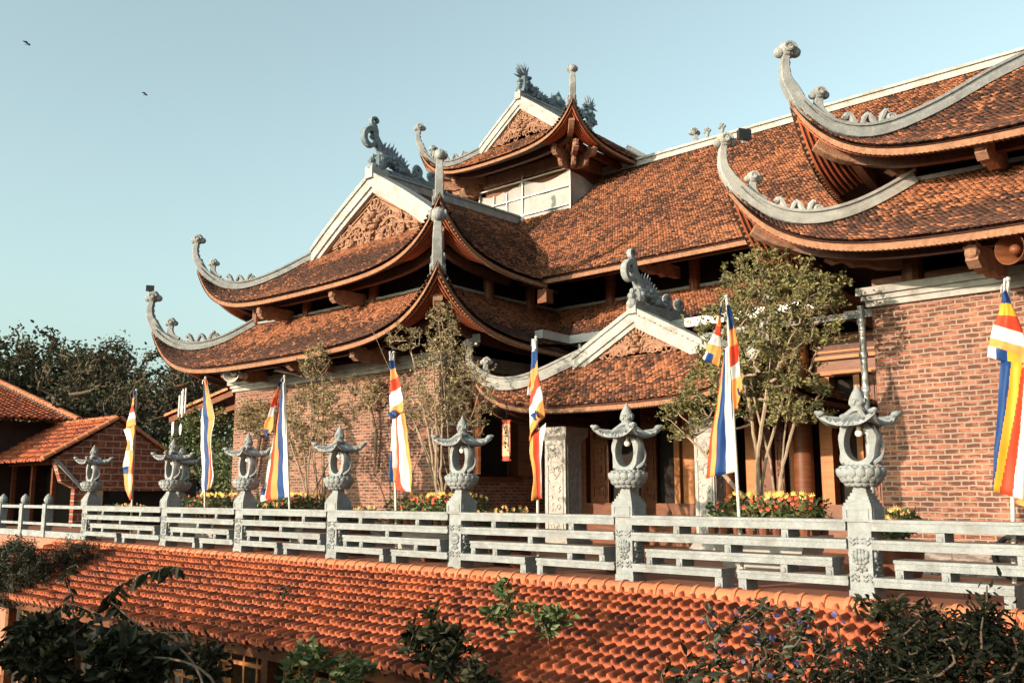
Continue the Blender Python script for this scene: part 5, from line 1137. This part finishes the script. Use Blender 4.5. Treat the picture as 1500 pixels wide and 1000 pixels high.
# ------------------------------------------------------------------ things on the temple
def horn_speaker(px, py, y, label, yaw, r=.20, hm='pole'):
    q = PY(px, py, y); e = empty('horn_loudspeaker', V3(q), label, 'loudspeaker', rz=yaw); b = MB()
    n = 28; prof = [(.05, .30), (.055, .12), (.10, .02), (r * .8, -.07), (r, -.12), (r * 1.04, -.12), (r * 1.04, -.10), (r * .82, -.03), (.115, .06), (.075, .16), (.075, .32)]
    vs = [(rr * math.cos(2 * PI * j / n), d, rr * math.sin(2 * PI * j / n)) for rr, d in prof for j in range(n)]; k = len(prof)
    b.add(vs, [(i * n + j, i * n + (j + 1) % n, (i + 1) * n + (j + 1) % n, (i + 1) * n + j) for i in range(k - 1) for j in range(n)]); b.build('horn', M[hm], e, True)
    c = MB(); c.ball((0, -.02, 0), (.06, .07, .06), 12, 8); c.tube([(0, -.02, 0), (0, .16, 0)], .035, 10); c.tube([(0, .30, 0), (0, .44, 0)], [.09, .08], 14); c.build('driver', M[hm], e, True)
    d = MB(); d.bar((0, .2, .05), (0, .2, .16), .03, .03); d.bar((-.06, .2, .06), (.06, .2, .06), .03, .02); d.build('hanger', M['metal'], e)
horn_speaker(343, 547, 11.2, 'cream horn loudspeaker under the left eave, near the wall corner', rad(25), .20)
horn_speaker(1489, 366, 11.1, 'horn loudspeaker with painted-in shade under the right wing eave at the picture edge', rad(-20), .17, 'wood')  # dark material: the eave shade is put into the horn's colour
def floodlight(p, rz, label, s=.13):
    e = empty('floodlight', p, label, 'floodlight', rz=rz); m = MB(); m.box(-s * .75, s * .75, -.03, .03, .03, .03 + s * 1.1); m.box(-s * .8, s * .8, -.045, -.028, .02, .04 + s * 1.1); m.build('housing', M['black'], e)
    k = MB(); k.bar((0, 0, -.02), (0, 0, .06), .03, .05); k.build('bracket', M['metal'], e)
q = PY(1088, 207, 10.83); floodlight((q[0], 10.86, q[2]), rad(60), 'small black floodlight clipped on the right lower roof horn', .115)
q = PY(218, 428, 10.83); floodlight((q[0], 10.86, q[2]), rad(60), 'small black floodlight on top of the leftmost roof horn', .12)
q = PY(697, 503, 12.3); floodlight((q[0], 12.3, q[2]), rad(30), 'small floodlight on top of the porch roof horn', .12)
# wall arm lamp on the left wall
e = empty('wall_lamp', V3(PY(415, 545, 11.6)), 'long grey lamp head on an arm projecting from the left brick wall', 'wall lamp'); m = MB()
m.frust(0, 0, 0, .07, .09, .06, .26, .22); m.build('lamp_head', M['metal'], e); m = MB(); m.tube([(.0, .2, .03), (.12, .5, -.02), (.3, .72, -.1)], .03, 8); m.build('arm', M['metal'], e)
for o in [e]: o.rotation_euler = (0, 0, rad(25))
# hanging scroll
q = PY(742, 645, 11.9); e = empty('hanging_scroll', V3(q), 'narrow cream scroll with red ends and black brush writing, hung below the porch eave', 'scroll'); m = MB(); hw, hh = .095, .32
m.box(-hw, hw, -.006, .006, -hh, hh); m.build('paper', mat('scroll_paper', (.55, .36, .22), (.66, .46, .30), scale=6), e)
m = MB(); m.box(-hw, hw, -.009, .009, hh - .04, hh + .01); m.box(-hw, hw, -.009, .009, -hh - .01, -hh + .06); m.box(-hw, -hw + .012, -.009, .009, -hh, hh); m.box(hw - .012, hw, -.009, .009, -hh, hh); m.tube([(-hw - .01, 0, hh + .02), (hw + .01, 0, hh + .02)], .012, 8); m.tube([(-hw - .01, 0, -hh - .015), (hw + .01, 0, -hh - .015)], .012, 8); m.build('red_border', M['fred'], e)
m = MB(); rr = random.Random(8)
for k in range(5):
    zc = .20 - .085 * k
    for j in range(6):
        a = rr.uniform(-.05, .03); b = zc + rr.uniform(-.035, .035); L = rr.uniform(.02, .05); an = rr.choice((0, 1.4, .8, -.7)); m.tube([(a, -.008, b), (a + L * .5 * math.cos(an), -.009, b + L * .5 * math.sin(an) + .005), (a + L * math.cos(an), -.008, b + L * math.sin(an))], [.007, .009, .004], 5)
m.build('brush_writing', M['black'], e); m = MB(); m.tube([(0, 0, hh + .02), (0, 0, hh + .3)], .006, 5); m.build('cord', M['black'], e)
# wind chimes under the left eave corner
q = PY(268, 560, 11.3); e = empty('wind_chimes', V3(q), 'wind chimes with four white tubes hanging beside the small tiled lean-to', 'wind chimes'); m = MB()
for k, (u, l, z) in enumerate(((-.115, .52, -.30), (-.06, .55, -.20), (.05, .68, -.16), (.12, .60, -.14))): m.tube([(u, .03 * (k % 2), z), (u, .03 * (k % 2), z - l)], .022, 12)
m.build('tube', M['whiteb'], e, True); m = MB(); m.lathe([(.14, -.10), (.15, -.09), (.14, -.07), (.02, -.05)], (0, 0, 0), 18); m.build('top_disc', M['wood'], e, True)
m = MB(); m.tube([(0, 0, -.1), (0, 0, -.98)], .006, 5); m.tube([(0, 0, -.06), (.1, 0, .42)], .007, 5)
for u in (-.115, -.06, .05, .12): m.tube([(u, 0, -.1), (u, 0, -.32)], .004, 4)
m.build('cord', M['black'], e); m = MB(); m.ball((0, 0, -1.12), (.05, .012, .14), 12, 10); m.build('wind_catcher', M['whiteb'], e, True)
# hose loop by the right wall
q = PY(1488, 796, 12.1); m = MB()
for k in range(3): m.tube([(.24 * math.cos(a), .03 * k, .24 * math.sin(a)) for a in [i * .35 for i in range(19)]], .03, 8)
o = m.build('hose_coil', M['black'], None, True); o.location = (q[0], 12.1, .26); tag(o, 'black hose coiled against the foot of the right brick wall', 'hose')
# birds
def bird(px, py, d, label, s):
    q = CAMP + (FV + RV * (px - 750) / FPX - UV * (py - 500) / FPX) * d; e = empty('bird', V3(q), label, 'bird', rz=.6); m = MB()
    m.tube([(-.16 * s, 0, 0), (-.10 * s, 0, .0), (0, 0, .01 * s), (.10 * s, 0, .01 * s), (.16 * s, 0, .015 * s)], [.012 * s, .035 * s, .045 * s, .03 * s, .008 * s], 8); m.add([(-.14 * s, 0, 0), (-.26 * s, .05 * s, .0), (-.25 * s, -.05 * s, .0), (-.24 * s, 0, .012 * s)], [(0, 1, 3), (0, 3, 2)]); m.build('body', M['black'], e, True)
    for sg in (-1, 1):
        w = MB(); w.hexa([(.06 * s, 0, .02 * s), (-.06 * s, 0, .02 * s), (-.10 * s, sg * .18 * s, .10 * s), (.04 * s, sg * .18 * s, .12 * s), (.06 * s, 0, .03 * s), (-.06 * s, 0, .03 * s), (-.16 * s, sg * .34 * s, .06 * s), (-.10 * s, sg * .36 * s, .08 * s)]); w.build('wing', M['black'], e)
bird(41, 65, 60, 'small dark bird flying high in the upper left corner of the sky', .95)
bird(213.5, 139, 60, 'small dark bird flying nearer the roofs, below the other bird', .8)

# ------------------------------------------------------------------ small building and lean-to at the left
def pantile(name, o, ax, slope, W_, L_, parent, tw=.2, ex=.26, m='orange', off=(0, 0, 0)):
    """interlocking clay tiles: o = eave corner, ax along the eave, slope vector eave->ridge (unit)"""
    o = Vector(o); ax = Vector(ax); sl_ = Vector(slope).normalized(); nn = ax.cross(sl_).normalized()
    if nn.z < 0: nn = -nn
    nu = int(round(W_ / tw)); nr = int(math.ceil(L_ / ex)); prof = [(-.5, .004), (-.46, .034), (-.38, .056), (-.27, .058), (-.19, .038), (-.14, .010), (.02, .004), (.16, .010), (.24, .004), (.40, .004), (.5, .004)]
    a = np.array(ax); b = np.array(sl_); c = np.array(nn); n = len(prof)
    I, J = np.meshgrid(np.arange(nu), np.arange(nr)); I = I.ravel(); J = J.ravel(); N = len(I); jit = rng.normal(0, 1, (N, 3))
    base = np.array(o) + np.outer((I + .5 + (J % 2) * 0.0) * tw, a) + np.outer(J * ex, b); tpl = []
    for row, (v, dz) in enumerate(((-.02, .060), (.35, .042), (1.08, .002))):
        for u, h in prof: tpl.append((u * tw, v * ex, h + dz))
    for u, h in prof: tpl.append((u * tw, -.02 * ex, h + .004))
    tpl = np.array(tpl); V = base[:, None, :] + (tpl[None, :, 0] * (1 + .0) + jit[:, None, 0] * .004)[..., None] * a + (tpl[None, :, 1] + jit[:, None, 1] * .011)[..., None] * b + (tpl[None, :, 2] + np.abs(jit[:, None, 2]) * .004 + jit[:, None, 0] * tpl[None, :, 0] * .03)[..., None] * c
    F = []
    for row in range(2): F += [(row * n + k, row * n + k + 1, (row + 1) * n + k + 1, (row + 1) * n + k) for k in range(n - 1)]
    F += [(3 * n + k, 3 * n + k + 1, k + 1, k) for k in range(n - 1)]
    ob = mesh_np(name, V, 4 * n, F, None, parent, mats=[M[m], M[m + '_top']], mi=[0], fmi=[1] * (2 * (n - 1)) + [0] * (n - 1)); ob.location = off
    return ob
def ridge_tiles(name, a, b, parent, r=.09, L=.3, m='ridgeclay', off=(0, 0, 0)):
    a = Vector(a); b = Vector(b); d = (b - a); n = int(d.length / L); d.normalize(); mb = MB(); sd = d.cross(Vector((0, 0, 1))).normalized(); up = sd.cross(d); rr = random.Random(2)
    for i in range(n):
        p = a + d * (i * L); q = p + d * (L * 1.06); V = []; jz = rr.uniform(-.004, .004)
        for e, R in ((p, r), (p + d * .03, r * 1.13), (p + d * .055, r * 1.13), (p + d * .06, r), (q, r * .93)):
            V += [e + sd * (R * math.cos(t)) + up * (R * math.sin(t) + jz) for t in [PI * k / 10 - .25 + .05 * k for k in range(11)]]
        mb.add(V, [(s * 11 + k, s * 11 + k + 1, (s + 1) * 11 + k + 1, (s + 1) * 11 + k) for s in range(4) for k in range(10)] + [tuple(range(11))])
    o = mb.build(name, M[m], parent, False); o.location = off; return o
XB = -29.0
ap = PX(174, 613, XB); lf = PX(75, 668, XB); rt_y = 2 * ap[1] - lf[1]
SB = Vector((XB - 4, ap[1], 0)); sb = empty('small_brick_house', SB, 'small brick house with orange tile roofs at the far left behind the low railing', 'house'); so_ = -SB
yl, ya, yr, zl, za = lf[1], ap[1], rt_y, lf[2], ap[2]
w = MB(); w.add([(XB, yl + .1, zl - .06), (XB, yl + .35, zl - .75), (XB, yl + .9, zl - 1.0), (XB, yr, zl - 1.0), (XB, yr, zl), (XB, ya, za - .08), (XB - .25, yl + .1, zl - .06), (XB - .25, yl + .35, zl - .75), (XB - .25, yl + .9, zl - 1.0), (XB - .25, yr, zl - 1.0), (XB - .25, yr, zl), (XB - .25, ya, za - .08)], [(0, 1, 2, 3, 4, 5), (11, 10, 9, 8, 7, 6)] + [(i, (i + 1) % 6, 6 + (i + 1) % 6, 6 + i) for i in range(6)])
o = w.build('gable_wall', M['brick2Y'], sb); o.location = so_
w = MB(); w.box(XB - .25, XB, yl + .75, yl + 1.05, 0, zl - .95); o = w.build('brick_pier', M['brick2Y'], sb); o.location = so_
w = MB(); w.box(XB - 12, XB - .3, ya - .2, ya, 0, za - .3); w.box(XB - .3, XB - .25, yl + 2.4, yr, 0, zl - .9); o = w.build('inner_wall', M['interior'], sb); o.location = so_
w = MB()
for k in range(7): w.box(XB - 1.4 - 1.6 * k, XB - 1.28 - 1.6 * k, yl + .6, yl + .72, 0, zl + .1)
w.box(XB - 12, XB - .3, yl + .5, yl + .7, zl - .2, zl - .02); o = w.build('veranda_post', M['wood'], sb); o.location = so_
d = Vector((0, ya - yl, za - zl)); pantile('roof_tiles', (XB - 12, yl - .25, zl - .25 * d.z / d.y), (1, 0, 0), d, 12.1, d.length + .3, sb, .24, .30, off=so_)
d2 = Vector((0, ya - yr, za - zl)); pantile('roof_tiles', (XB - 12, yr + .25, zl - .25 * d.z / d.y), (1, 0, 0), d2, 12.1, d.length + .3, sb, .24, .30, off=so_)
ridge_tiles('ridge_tiles', (XB - 12, ya, za + .02), (XB + .2, ya, za + .02), sb, .11, .36, off=so_)
ridge_tiles('verge_tiles', (XB + .02, yl - .25, zl - .10), (XB + .02, ya + .05, za + .06), sb, .10, .36, off=so_); ridge_tiles('verge_tiles', (XB + .02, yr + .25, zl - .10), (XB + .02, ya - .05, za + .06), sb, .10, .36, off=so_)
w = MB(); w.prism([(yl + .05, zl - .10), (yl + .95, zl - 1.0), (yl + 1.05, zl - 1.0), (yl + .2, zl - .1)], (XB + .02, 0, 0), (0, 1, 0), (0, 0, 1), (.08, 0, 0)); o = w.build('corner_brace', M['plaster'], sb); o.location = so_
# big hipped hall behind it
hx = PX(112, 617, XB - 3.5); tp = PY(0, 563, float(hx[1]) + 2.5)
HB = Vector((float(hx[0]) - 5, float(hx[1]) + 3, 0)); hb = empty('hipped_house', HB, 'hip roofed hall with orange tiles rising behind the small brick house', 'house'); ho = -HB
A_ = PX(112, 617, -33.0); B_ = PY(0, 563, float(A_[1])); ex_, ey_, ez_ = -33.0, float(A_[1]), float(A_[2]); dd = Vector((float(B_[0]) - ex_, 0, float(B_[2]) - ez_)) * 1.35
w = MB(); w.box(ex_ - 9, ex_ - .7, ey_ - 9, ey_ + 5, 0, ez_ - .05); o = w.build('wall', M['darkwood'], hb); o.location = ho
pantile('roof_tiles', (ex_, ey_ - 10, ez_), (0, 1, 0), dd, 10, dd.length, hb, .24, .30, off=ho)
w = MB(); w.add([(ex_, ey_ - 10, ez_ - .03), (ex_, ey_, ez_ - .03), (ex_ + dd.x, ey_, ez_ + dd.z - .03), (ex_ + dd.x, ey_ - 10, ez_ + dd.z - .03)], [(0, 1, 2, 3)]); w.add([(ex_, ey_, ez_ - .03), (ex_ + dd.x, ey_, ez_ + dd.z - .03), (ex_ + dd.x, ey_ + 6, ez_ - .6), (ex_, ey_ + 6, ez_ - .6)], [(0, 1, 2, 3)]); o = w.build('roof_deck', M['orange'], hb); o.location = ho
ridge_tiles('hip_tiles', (ex_ + .2, ey_, ez_ + .02), (ex_ + dd.x, ey_, ez_ + dd.z + .07), hb, .13, .38, off=ho)
m_ = MB(); m_.bar((ex_, ey_ - .16, ez_ + .05), (ex_ + dd.x, ey_ - .16, ez_ + dd.z + .05), .07, .05); o = m_.build('mortar_line', M['plaster'], hb); o.location = ho
# lean-to
LY = 14.2; a1 = PY(342, 566, LY); a2 = PY(246, 607, LY); LB = Vector((float(a2[0]), LY, 0)); lb = empty('tiled_lean_to', LB, 'small orange tiled lean-to roof on a post against the left wing', 'lean-to'); lo_ = -LB
d = Vector((float(a1[0] - a2[0]), 0, float(a1[2] - a2[2]))); pantile('roof_tiles', (a2[0], LY + 3, a2[2] - .06), (0, -1, 0), d, 3.0, d.length, lb, .24, .30, off=lo_)
ridge_tiles('verge_tiles', (a2[0] - .05, LY - .02, a2[2] - .05), (a1[0], LY - .02, a1[2] - .05), lb, .09, .36, off=lo_)
w = MB(); w.bar((a2[0] + .1, LY + .02, a2[2] - .17), (a1[0], LY + .02, a1[2] - .17), .06, .16); w.bar((a2[0] + .2, LY + .4, a2[2] - .30), (a1[0], LY + .4, a2[2] + .12), .10, .14); w.add([(a2[0], LY, a2[2] - .10), (a2[0], LY + 3, a2[2] - .10), (a1[0], LY + 3, a1[2] - .10), (a1[0], LY, a1[2] - .10)], [(0, 1, 2, 3)]); o = w.build('rafter', M['wood'], lb); o.location = lo_
w = MB(); p = PY(254, 660, LY + .3); w.box(p[0] - .07, p[0] + .07, LY + .23, LY + .37, 0, a2[2] - .1); o = w.build('post', M['pole'], lb); o.location = lo_
# ------------------------------------------------------------------ lower building with the long orange roof
RYr, RZr, RYe, RZe = 8.86, -.10, 6.72, -.86
DB = Vector((-9, 7.2, -3.3)); db = empty('lower_house', DB, 'long low house with bright orange tile roof below the balustrade', 'house'); do_ = -DB
sl_ = Vector((0, RYr - RYe, RZr - RZe)); pantile('roof_tiles', (-21.5, RYe, RZe), (1, 0, 0), sl_, 26.0, sl_.length, db, .128, .212, off=do_)
ridge_tiles('ridge_tiles', (-21.5, RYr - .02, RZr + .01), (4.5, RYr - .02, RZr + .01), db, .115, .235, off=do_)
w = MB(); w.add([(-21.5, RYe + .03, RZe - .03), (4.5, RYe + .03, RZe - .03), (4.5, RYr, RZr - .03), (-21.5, RYr, RZr - .03)], [(0, 1, 2, 3)]); w.box(-21.5, 4.5, RYr - .12, 8.98, RZr - .12, RZr + .035); o = w.build('roof_deck', M['oldunder'], db); o.location = do_
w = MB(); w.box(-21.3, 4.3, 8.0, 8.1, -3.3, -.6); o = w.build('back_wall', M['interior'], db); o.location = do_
w = MB(); w.box(-21.4, 4.4, RYe + .25, RYe + .37, RZe - .20, RZe + .0)
for x in (-19, -16.2, -13.4, -10.6, -7.8, -5, -2.2): w.box(x - .07, x + .07, RYe + .25, RYe + .39, -3.3, RZe - .2)
o = w.build('eave_beam_and_post', M['wood'], db); o.location = do_
w = MB()
for i in range(86):
    x = -21.3 + i * .3; w.bar((x, RYe + .06, RZe - .045), (x, RYr - .3, RZr - .15), .05, .06)
o = w.build('rafter', M['wood'], db); o.location = do_
y = RYe + .44
for a, b in ((-13.25, -10.75), (-10.45, -7.95), (-18.8, -16.35)):
    w = MB()
    for z in (-1.22, -1.55, -1.88, -2.2, -2.6): w.box(a, b, y, y + .05, z - .025, z + .025)
    n = int((b - a) / .31)
    for i in range(n + 1): x = a + (b - a) * i / n; w.box(x - .022, x + .022, y + .004, y + .054, -3.3, -1.1)
    o = w.build('lattice', M['woodlight'], db); o.location = do_
for a, b in ((-12.3, -11.9), (-9.3, -8.9)):
    w = MB(); w.box(a, b, y + .2, y + .24, -2.2, -1.25)
    o = w.build('board', M['woodlight'], db); o.location = do_

# ------------------------------------------------------------------ trees beyond
def far_tree(px, pyt, dist, w, label, seed, nl=5200, ls=.17, n=420, layers=None, gap=.35):
    d = FV + RV * (px - 750) / FPX; d = d / math.hypot(d[0], d[1]); x, y = d[0] * dist, d[1] * dist
    t = CAMP + (FV + RV * (px - 750) / FPX - UV * (pyt - 500) / FPX) * (dist / math.hypot(*(FV + RV * (px - 750) / FPX - UV * (pyt - 500) / FPX)[:2])); H = float(t[2]); e = empty('broadleaf_tree', (x, y, 0), label, 'tree', 'trees beyond the temple'); g = np.random.default_rng(seed)
    bl = [((0, 0, H * .48), (w, w, H * .34))] + [((g.normal(0, w * .55), g.normal(0, w * .5), H * g.uniform(.55, .88)), (w * g.uniform(.12, .3), w * .3, H * g.uniform(.10, .2))) for _ in range(13)]
    P = np.concatenate([cloud(c, r, n // (1 if i == 0 else 6), seed * 20 + i, .45) for i, (c, r) in enumerate(bl)]); P = P[P[:, 2] < H]
    arr, par, rd_ = grow(P, [(0, 0, 0), (0, 0, H * .15)], seed, .02, .42); par[1] = 0; branches(arr, par, np.minimum(rd_, .05), 'trunk', M['barkdark'], e, 6)
    i = g.choice(np.where(par >= 0)[0], nl); f = g.uniform(0, 1, nl)[:, None]; pos = arr[i] * f + arr[par[i]] * (1 - f) + g.normal(0, ls * 1.0, (nl, 3)); pos = pos[pos[:, 2] > H * .1]; leaves_np(pos, ls, 'crown', M['leaftree'], e, elong=1.7)
far_tree(40, 500, 48, 4.6, 'dark broadleaf tree behind the orange roofs at the far left edge', 1, 17000)
far_tree(125, 492, 50, 4.2, 'tallest dark tree left of centre behind the small brick house', 2, 17000)
far_tree(-40, 520, 52, 4.0, 'dark tree cut off by the left edge of the picture', 7, 12000)
far_tree(232, 520, 40, 2.9, 'paler open tree touching the temple eave, behind the orange flag', 3, 6000, .16)
far_tree(310, 548, 44, 2.6, 'open tree partly hidden behind the temple corner', 4, 5000, .16)
far_tree(185, 560, 46, 3.4, 'lower tree filling the gap between house and flag', 5, 11000)
def px_ground(px, py, z=0.): q = PZ(px, py, z); return q
def shrub_at(name, px, py, y, r, n, ls, label, m, seed, **k): q = PY(px, py, y); return bush(name, (q[0], y, q[2]), r, n, ls, label, m, seed=seed, **k)
shrub_at('garden_shrub', 232, 668, 15.5, (1.2, 1.0, 1.3), 2600, .11, 'dense dark shrub between the small brick house and second lantern', 'leafdark', 41, twigs=120)
shrub_at('garden_shrub', 150, 690, 13.5, (.75, .7, .95), 1700, .10, 'dark shrub behind the far left lantern, under the brick gable', 'leafdark', 42, twigs=90)
shrub_at('garden_shrub', 305, 655, 14.5, (1.5, 1.0, 1.45), 3200, .11, 'broad green shrub below the tiled lean-to', 'leafgreen', 43, twigs=160)
shrub_at('garden_shrub', 345, 690, 13.4, (.7, .6, .85), 1300, .09, 'shrub at the corner of the left brick wall behind the third lantern', 'leafgreen', 44, twigs=80)

# ------------------------------------------------------------------ foreground planting
shrub_at('feathery_shrub', 20, 838, 7.0, (1.15, .55, .62), 17000, .07, 'dark feathery shrub at the left, over the end of the orange roof', 'leafdark', 51, twigs=520, droop=.7, elong=5)
shrub_at('feathery_shrub', 112, 815, 8.0, (.62, .45, .34), 4200, .06, 'small feathery shrub spilling toward the roof ridge at the left', 'leafdark', 52, twigs=160, droop=.7, elong=5)
# plants growing beside the roof: stems with pairs of leaves
def sprig(px, py, y, spread, hgt, n, ls, label, m, seed, twigs=40, z_base=None, name='leafy_plant', flowers=None):
    q = PY(px, py, y); zb = -3.3 if z_base is None else z_base; e = empty(name, (q[0], y, zb), label, 'plant'); g = np.random.default_rng(seed); zc = q[2] - zb
    P = cloud((0, 0, zc), (spread, spread * .6, hgt), twigs, seed, .2); roots = [(0, .05, 0), (0, .05, max(.02, (zc - hgt) * .6)), (0, .03, max(.03, zc - hgt))]
    arr, par, rd_ = grow(P, roots, seed, .0032, .4); par[1] = 0; par[2] = 1; branches(arr, par, rd_, 'stems', M['barkdark'], e, 5)
    i = g.choice(len(arr) - 3, n) + 3; f = g.uniform(0, 1, n)[:, None]; pp = np.maximum(par[i], 0); d = arr[i] - arr[pp]; leaves_np(arr[i] * f + arr[pp] * (1 - f) + g.normal(0, ls * .25, (n, 3)), ls, 'foliage', M[m], e, up=.25, elong=2.3)
    if flowers: leaves_np(arr[g.choice(len(arr) - 3, flowers) + 3] + g.normal(0, .04, (flowers, 3)), .036, 'blossoms', M['fblue'], e, elong=1.1)
    return e
sprig(645, 948, 6.35, .40, .30, 620, .12, 'round leafed dark shrub in front of the orange eave, centre bottom', 'leafbig', 61, 46)
sprig(735, 888, 7.2, .22, .30, 230, .085, 'upright leafy sprig growing through the orange tiles', 'leafgreen', 62, 16, -.75)
sprig(800, 902, 7.2, .38, .16, 280, .085, 'low spreading leafy sprig on the orange tiles, right of the upright one', 'leafgreen', 63, 18, -.72)
sprig(412, 890, 7.5, .18, .42, 90, .06, 'thin wispy vine climbing the orange roof left of centre', 'leafdark', 64, 20, -.72)
sprig(1095, 935, 6.0, .45, .28, 260, .065, 'loose shrub with small violet flowers over the orange roof', 'leafdark', 65, 70, flowers=34)
sprig(1175, 955, 5.9, .42, .30, 300, .065, 'second violet flowered shrub beside the dark vine mass', 'leafdark', 66, 70, flowers=20)
sprig(1030, 992, 5.8, .34, .16, 180, .085, 'small leaved shrub at the bottom, right of centre', 'leafdark', 67, 40)
shrub_at('dark_vine', 1435, 1000, 5.6, (.60, .5, .42), 9000, .05, 'mass of dark tangled vines over the right end of the orange roof', 'vine', 71, twigs=420, elong=3)
shrub_at('dark_vine', 1290, 1030, 5.4, (.36, .4, .34), 3200, .05, 'lower tangle of dark vines in the right bottom corner', 'vine', 72, twigs=200, elong=3)
sprig(1290, 890, 8.2, .5, .12, 150, .11, 'few broad leaves peeping over the ridge tiles by the nearest lantern', 'leafbig', 73, 16, -.35)
# tall plant at the left bottom with arching stems of paired drooping leaves
def arching(px0, py0, y0, path, ls, label, seed, npair=11):
    pts = [PY(a, b, c) for a, b, c in path]; base = Vector((float(pts[0][0]), float(pts[0][1]), -3.3)); e = empty('arching_plant', base, label, 'plant'); sp = spline([tuple(np.array(q) - np.array(base)) for q in [np.array([base.x, base.y, -3.3])] + pts], 10); mb = MB(); n = len(sp); mb.tube(sp, [.016 * (1 - .75 * i / n) for i in range(n)], 6); mb.build('stem', M['barkdark'], e, True)
    g = np.random.default_rng(seed); P = []; D = []
    for i in range(14, n - 1):
        d = np.array(sp[i + 1 if i + 1 < n else i]) - np.array(sp[i - 1]); d /= np.linalg.norm(d); s_ = np.cross(d, (0, 0, 1)); s_ /= np.linalg.norm(s_) + 1e-6
        for sg in (-1, 1): P.append(np.array(sp[i]) + g.normal(0, .01, 3)); D.append(d * .35 + s_ * sg * .55 + np.array([0, 0, -.75]))
    P.append(np.array(sp[-1])); D.append(np.array([.5, 0, -.4]))
    leaves_np(np.array(P), ls, 'foliage', M['leafbig'], e, elong=2.6, dirs=D, droop=-.35)
arching(0, 0, 0, [(300, 1010, 5.2), (190, 905, 5.2), (160, 870, 5.2), (215, 838, 5.2), (262, 828, 5.2)], .17, 'tall dark stem whose paired drooping leaves arch over the orange roof', 81)
arching(0, 0, 0, [(320, 1010, 5.0), (150, 960, 5.0), (200, 930, 5.0), (275, 925, 5.0)], .16, 'lower arching stem of drooping leaves at the left bottom', 82)
arching(0, 0, 0, [(110, 1000, 5.4), (105, 880, 5.4), (96, 838, 5.4), (112, 826, 5.4)], .12, 'thin upright stem with small leaves in front of the left roof end', 83)
arching(0, 0, 0, [(60, 1010, 5.0), (40, 930, 5.0), (90, 885, 5.0), (150, 900, 5.0)], .16, 'arching leafy stem in the left bottom corner', 84)
sprig(60, 950, 5.2, .85, .48, 1100, .17, 'dense mass of broad dark leaves in the left bottom corner', 'leafbig', 85, 60)
sprig(190, 965, 5.0, .65, .34, 800, .17, 'broad dark leaves with dry brown ones at the left bottom', 'leafbig', 86, 40)
sprig(300, 970, 6.3, .48, .30, 480, .12, 'creeper on the lattice under the orange eave, left', 'leafbig', 87, 40)
sprig(450, 975, 6.3, .35, .26, 300, .11, 'pale leafed creeper over the lattice under the orange eave', 'leafgreen', 88, 36)
sprig(520, 985, 6.2, .30, .20, 200, .11, 'leafy creeper beside the lattice, centre bottom', 'leafgreen', 89, 26)
sprig(690, 985, 6.0, .3, .15, 140, .11, 'leaves at the bottom edge under the round leafed shrub', 'leafbig', 90, 20)
e_ = empty('dry_fern', V3(PY(40, 975, 5.3)), 'dry brown fan of old fern fronds in the left bottom corner', 'plant'); mb = MB()
for k in range(26): a = k * .24; mb.tube([(0, 0, 0), (.12 * math.cos(a), .05 * math.sin(a * 2), .10 * math.sin(a)), (.26 * math.cos(a), .08 * math.sin(a * 2), .20 * math.sin(a) - .03)], [.006, .006, .002], 4)
mb.build('fronds', M['leafdry'], e_)

# unseen hedge added beside the viewpoint to shade the planting in the foreground
hd = empty('added_shade_hedge', (-8, -2.2, -3.3), 'unseen hedge added beside the viewpoint to shade the foreground planting', 'hedge'); g = np.random.default_rng(3)
n = 16000; leaves_np(np.stack([g.uniform(-9, 9.5, n), g.uniform(-.5, .5, n), g.uniform(0, 4.35, n)], -1), .24, 'foliage', M['leafdark'], hd, elong=1.6)
w = MB()
for k in range(19): w.tube([(-9 + k, 0, 0), (-9 + k + .1, .05, 2), (-9 + k, 0, 4.1)], [.06, .05, .02], 6)
w.build('stems', M['barkdark'], hd)

# litter caught on the tiles
g = np.random.default_rng(21); n = 420; xs = g.uniform(-20, 0, n); q = g.uniform(.02, 1, n) ** 1.6; P = np.stack([xs, RYr - .18 - q * 2.0, RZr - .02 - (q * 2.0 + .16) * .355 + .055], -1)
lo = leaves_np(P, .055, 'fallen_leaves', M['leafdry'], None, up=0, dirs=np.stack([g.normal(0, 1, n), g.normal(0, 1, n), g.normal(0, .2, n)], -1), droop=-.1); tag(lo, kind='stuff', label='dry leaf litter scattered over the long orange tile roof', cat='leaf litter')

mo = MB(); rr = random.Random(4)
for k in range(260):
    x = rr.uniform(-20.5, 1); mo.ball((x, RYr - .115 - rr.uniform(0, .03), RZr - .035 + rr.uniform(-.01, .012)), (rr.uniform(.02, .06), rr.uniform(.012, .03), rr.uniform(.012, .024)), 6, 4)
o = mo.build('ridge_mortar', M['plaster'], db); o.location = do_; o['kind'] = 'stuff'

sprig(170, 985, 5.0, .5, .22, 70, .13, 'withered brown leaves hanging among the dark plants at the left bottom', 'leafdry', 91, 16, name='withered_plant')
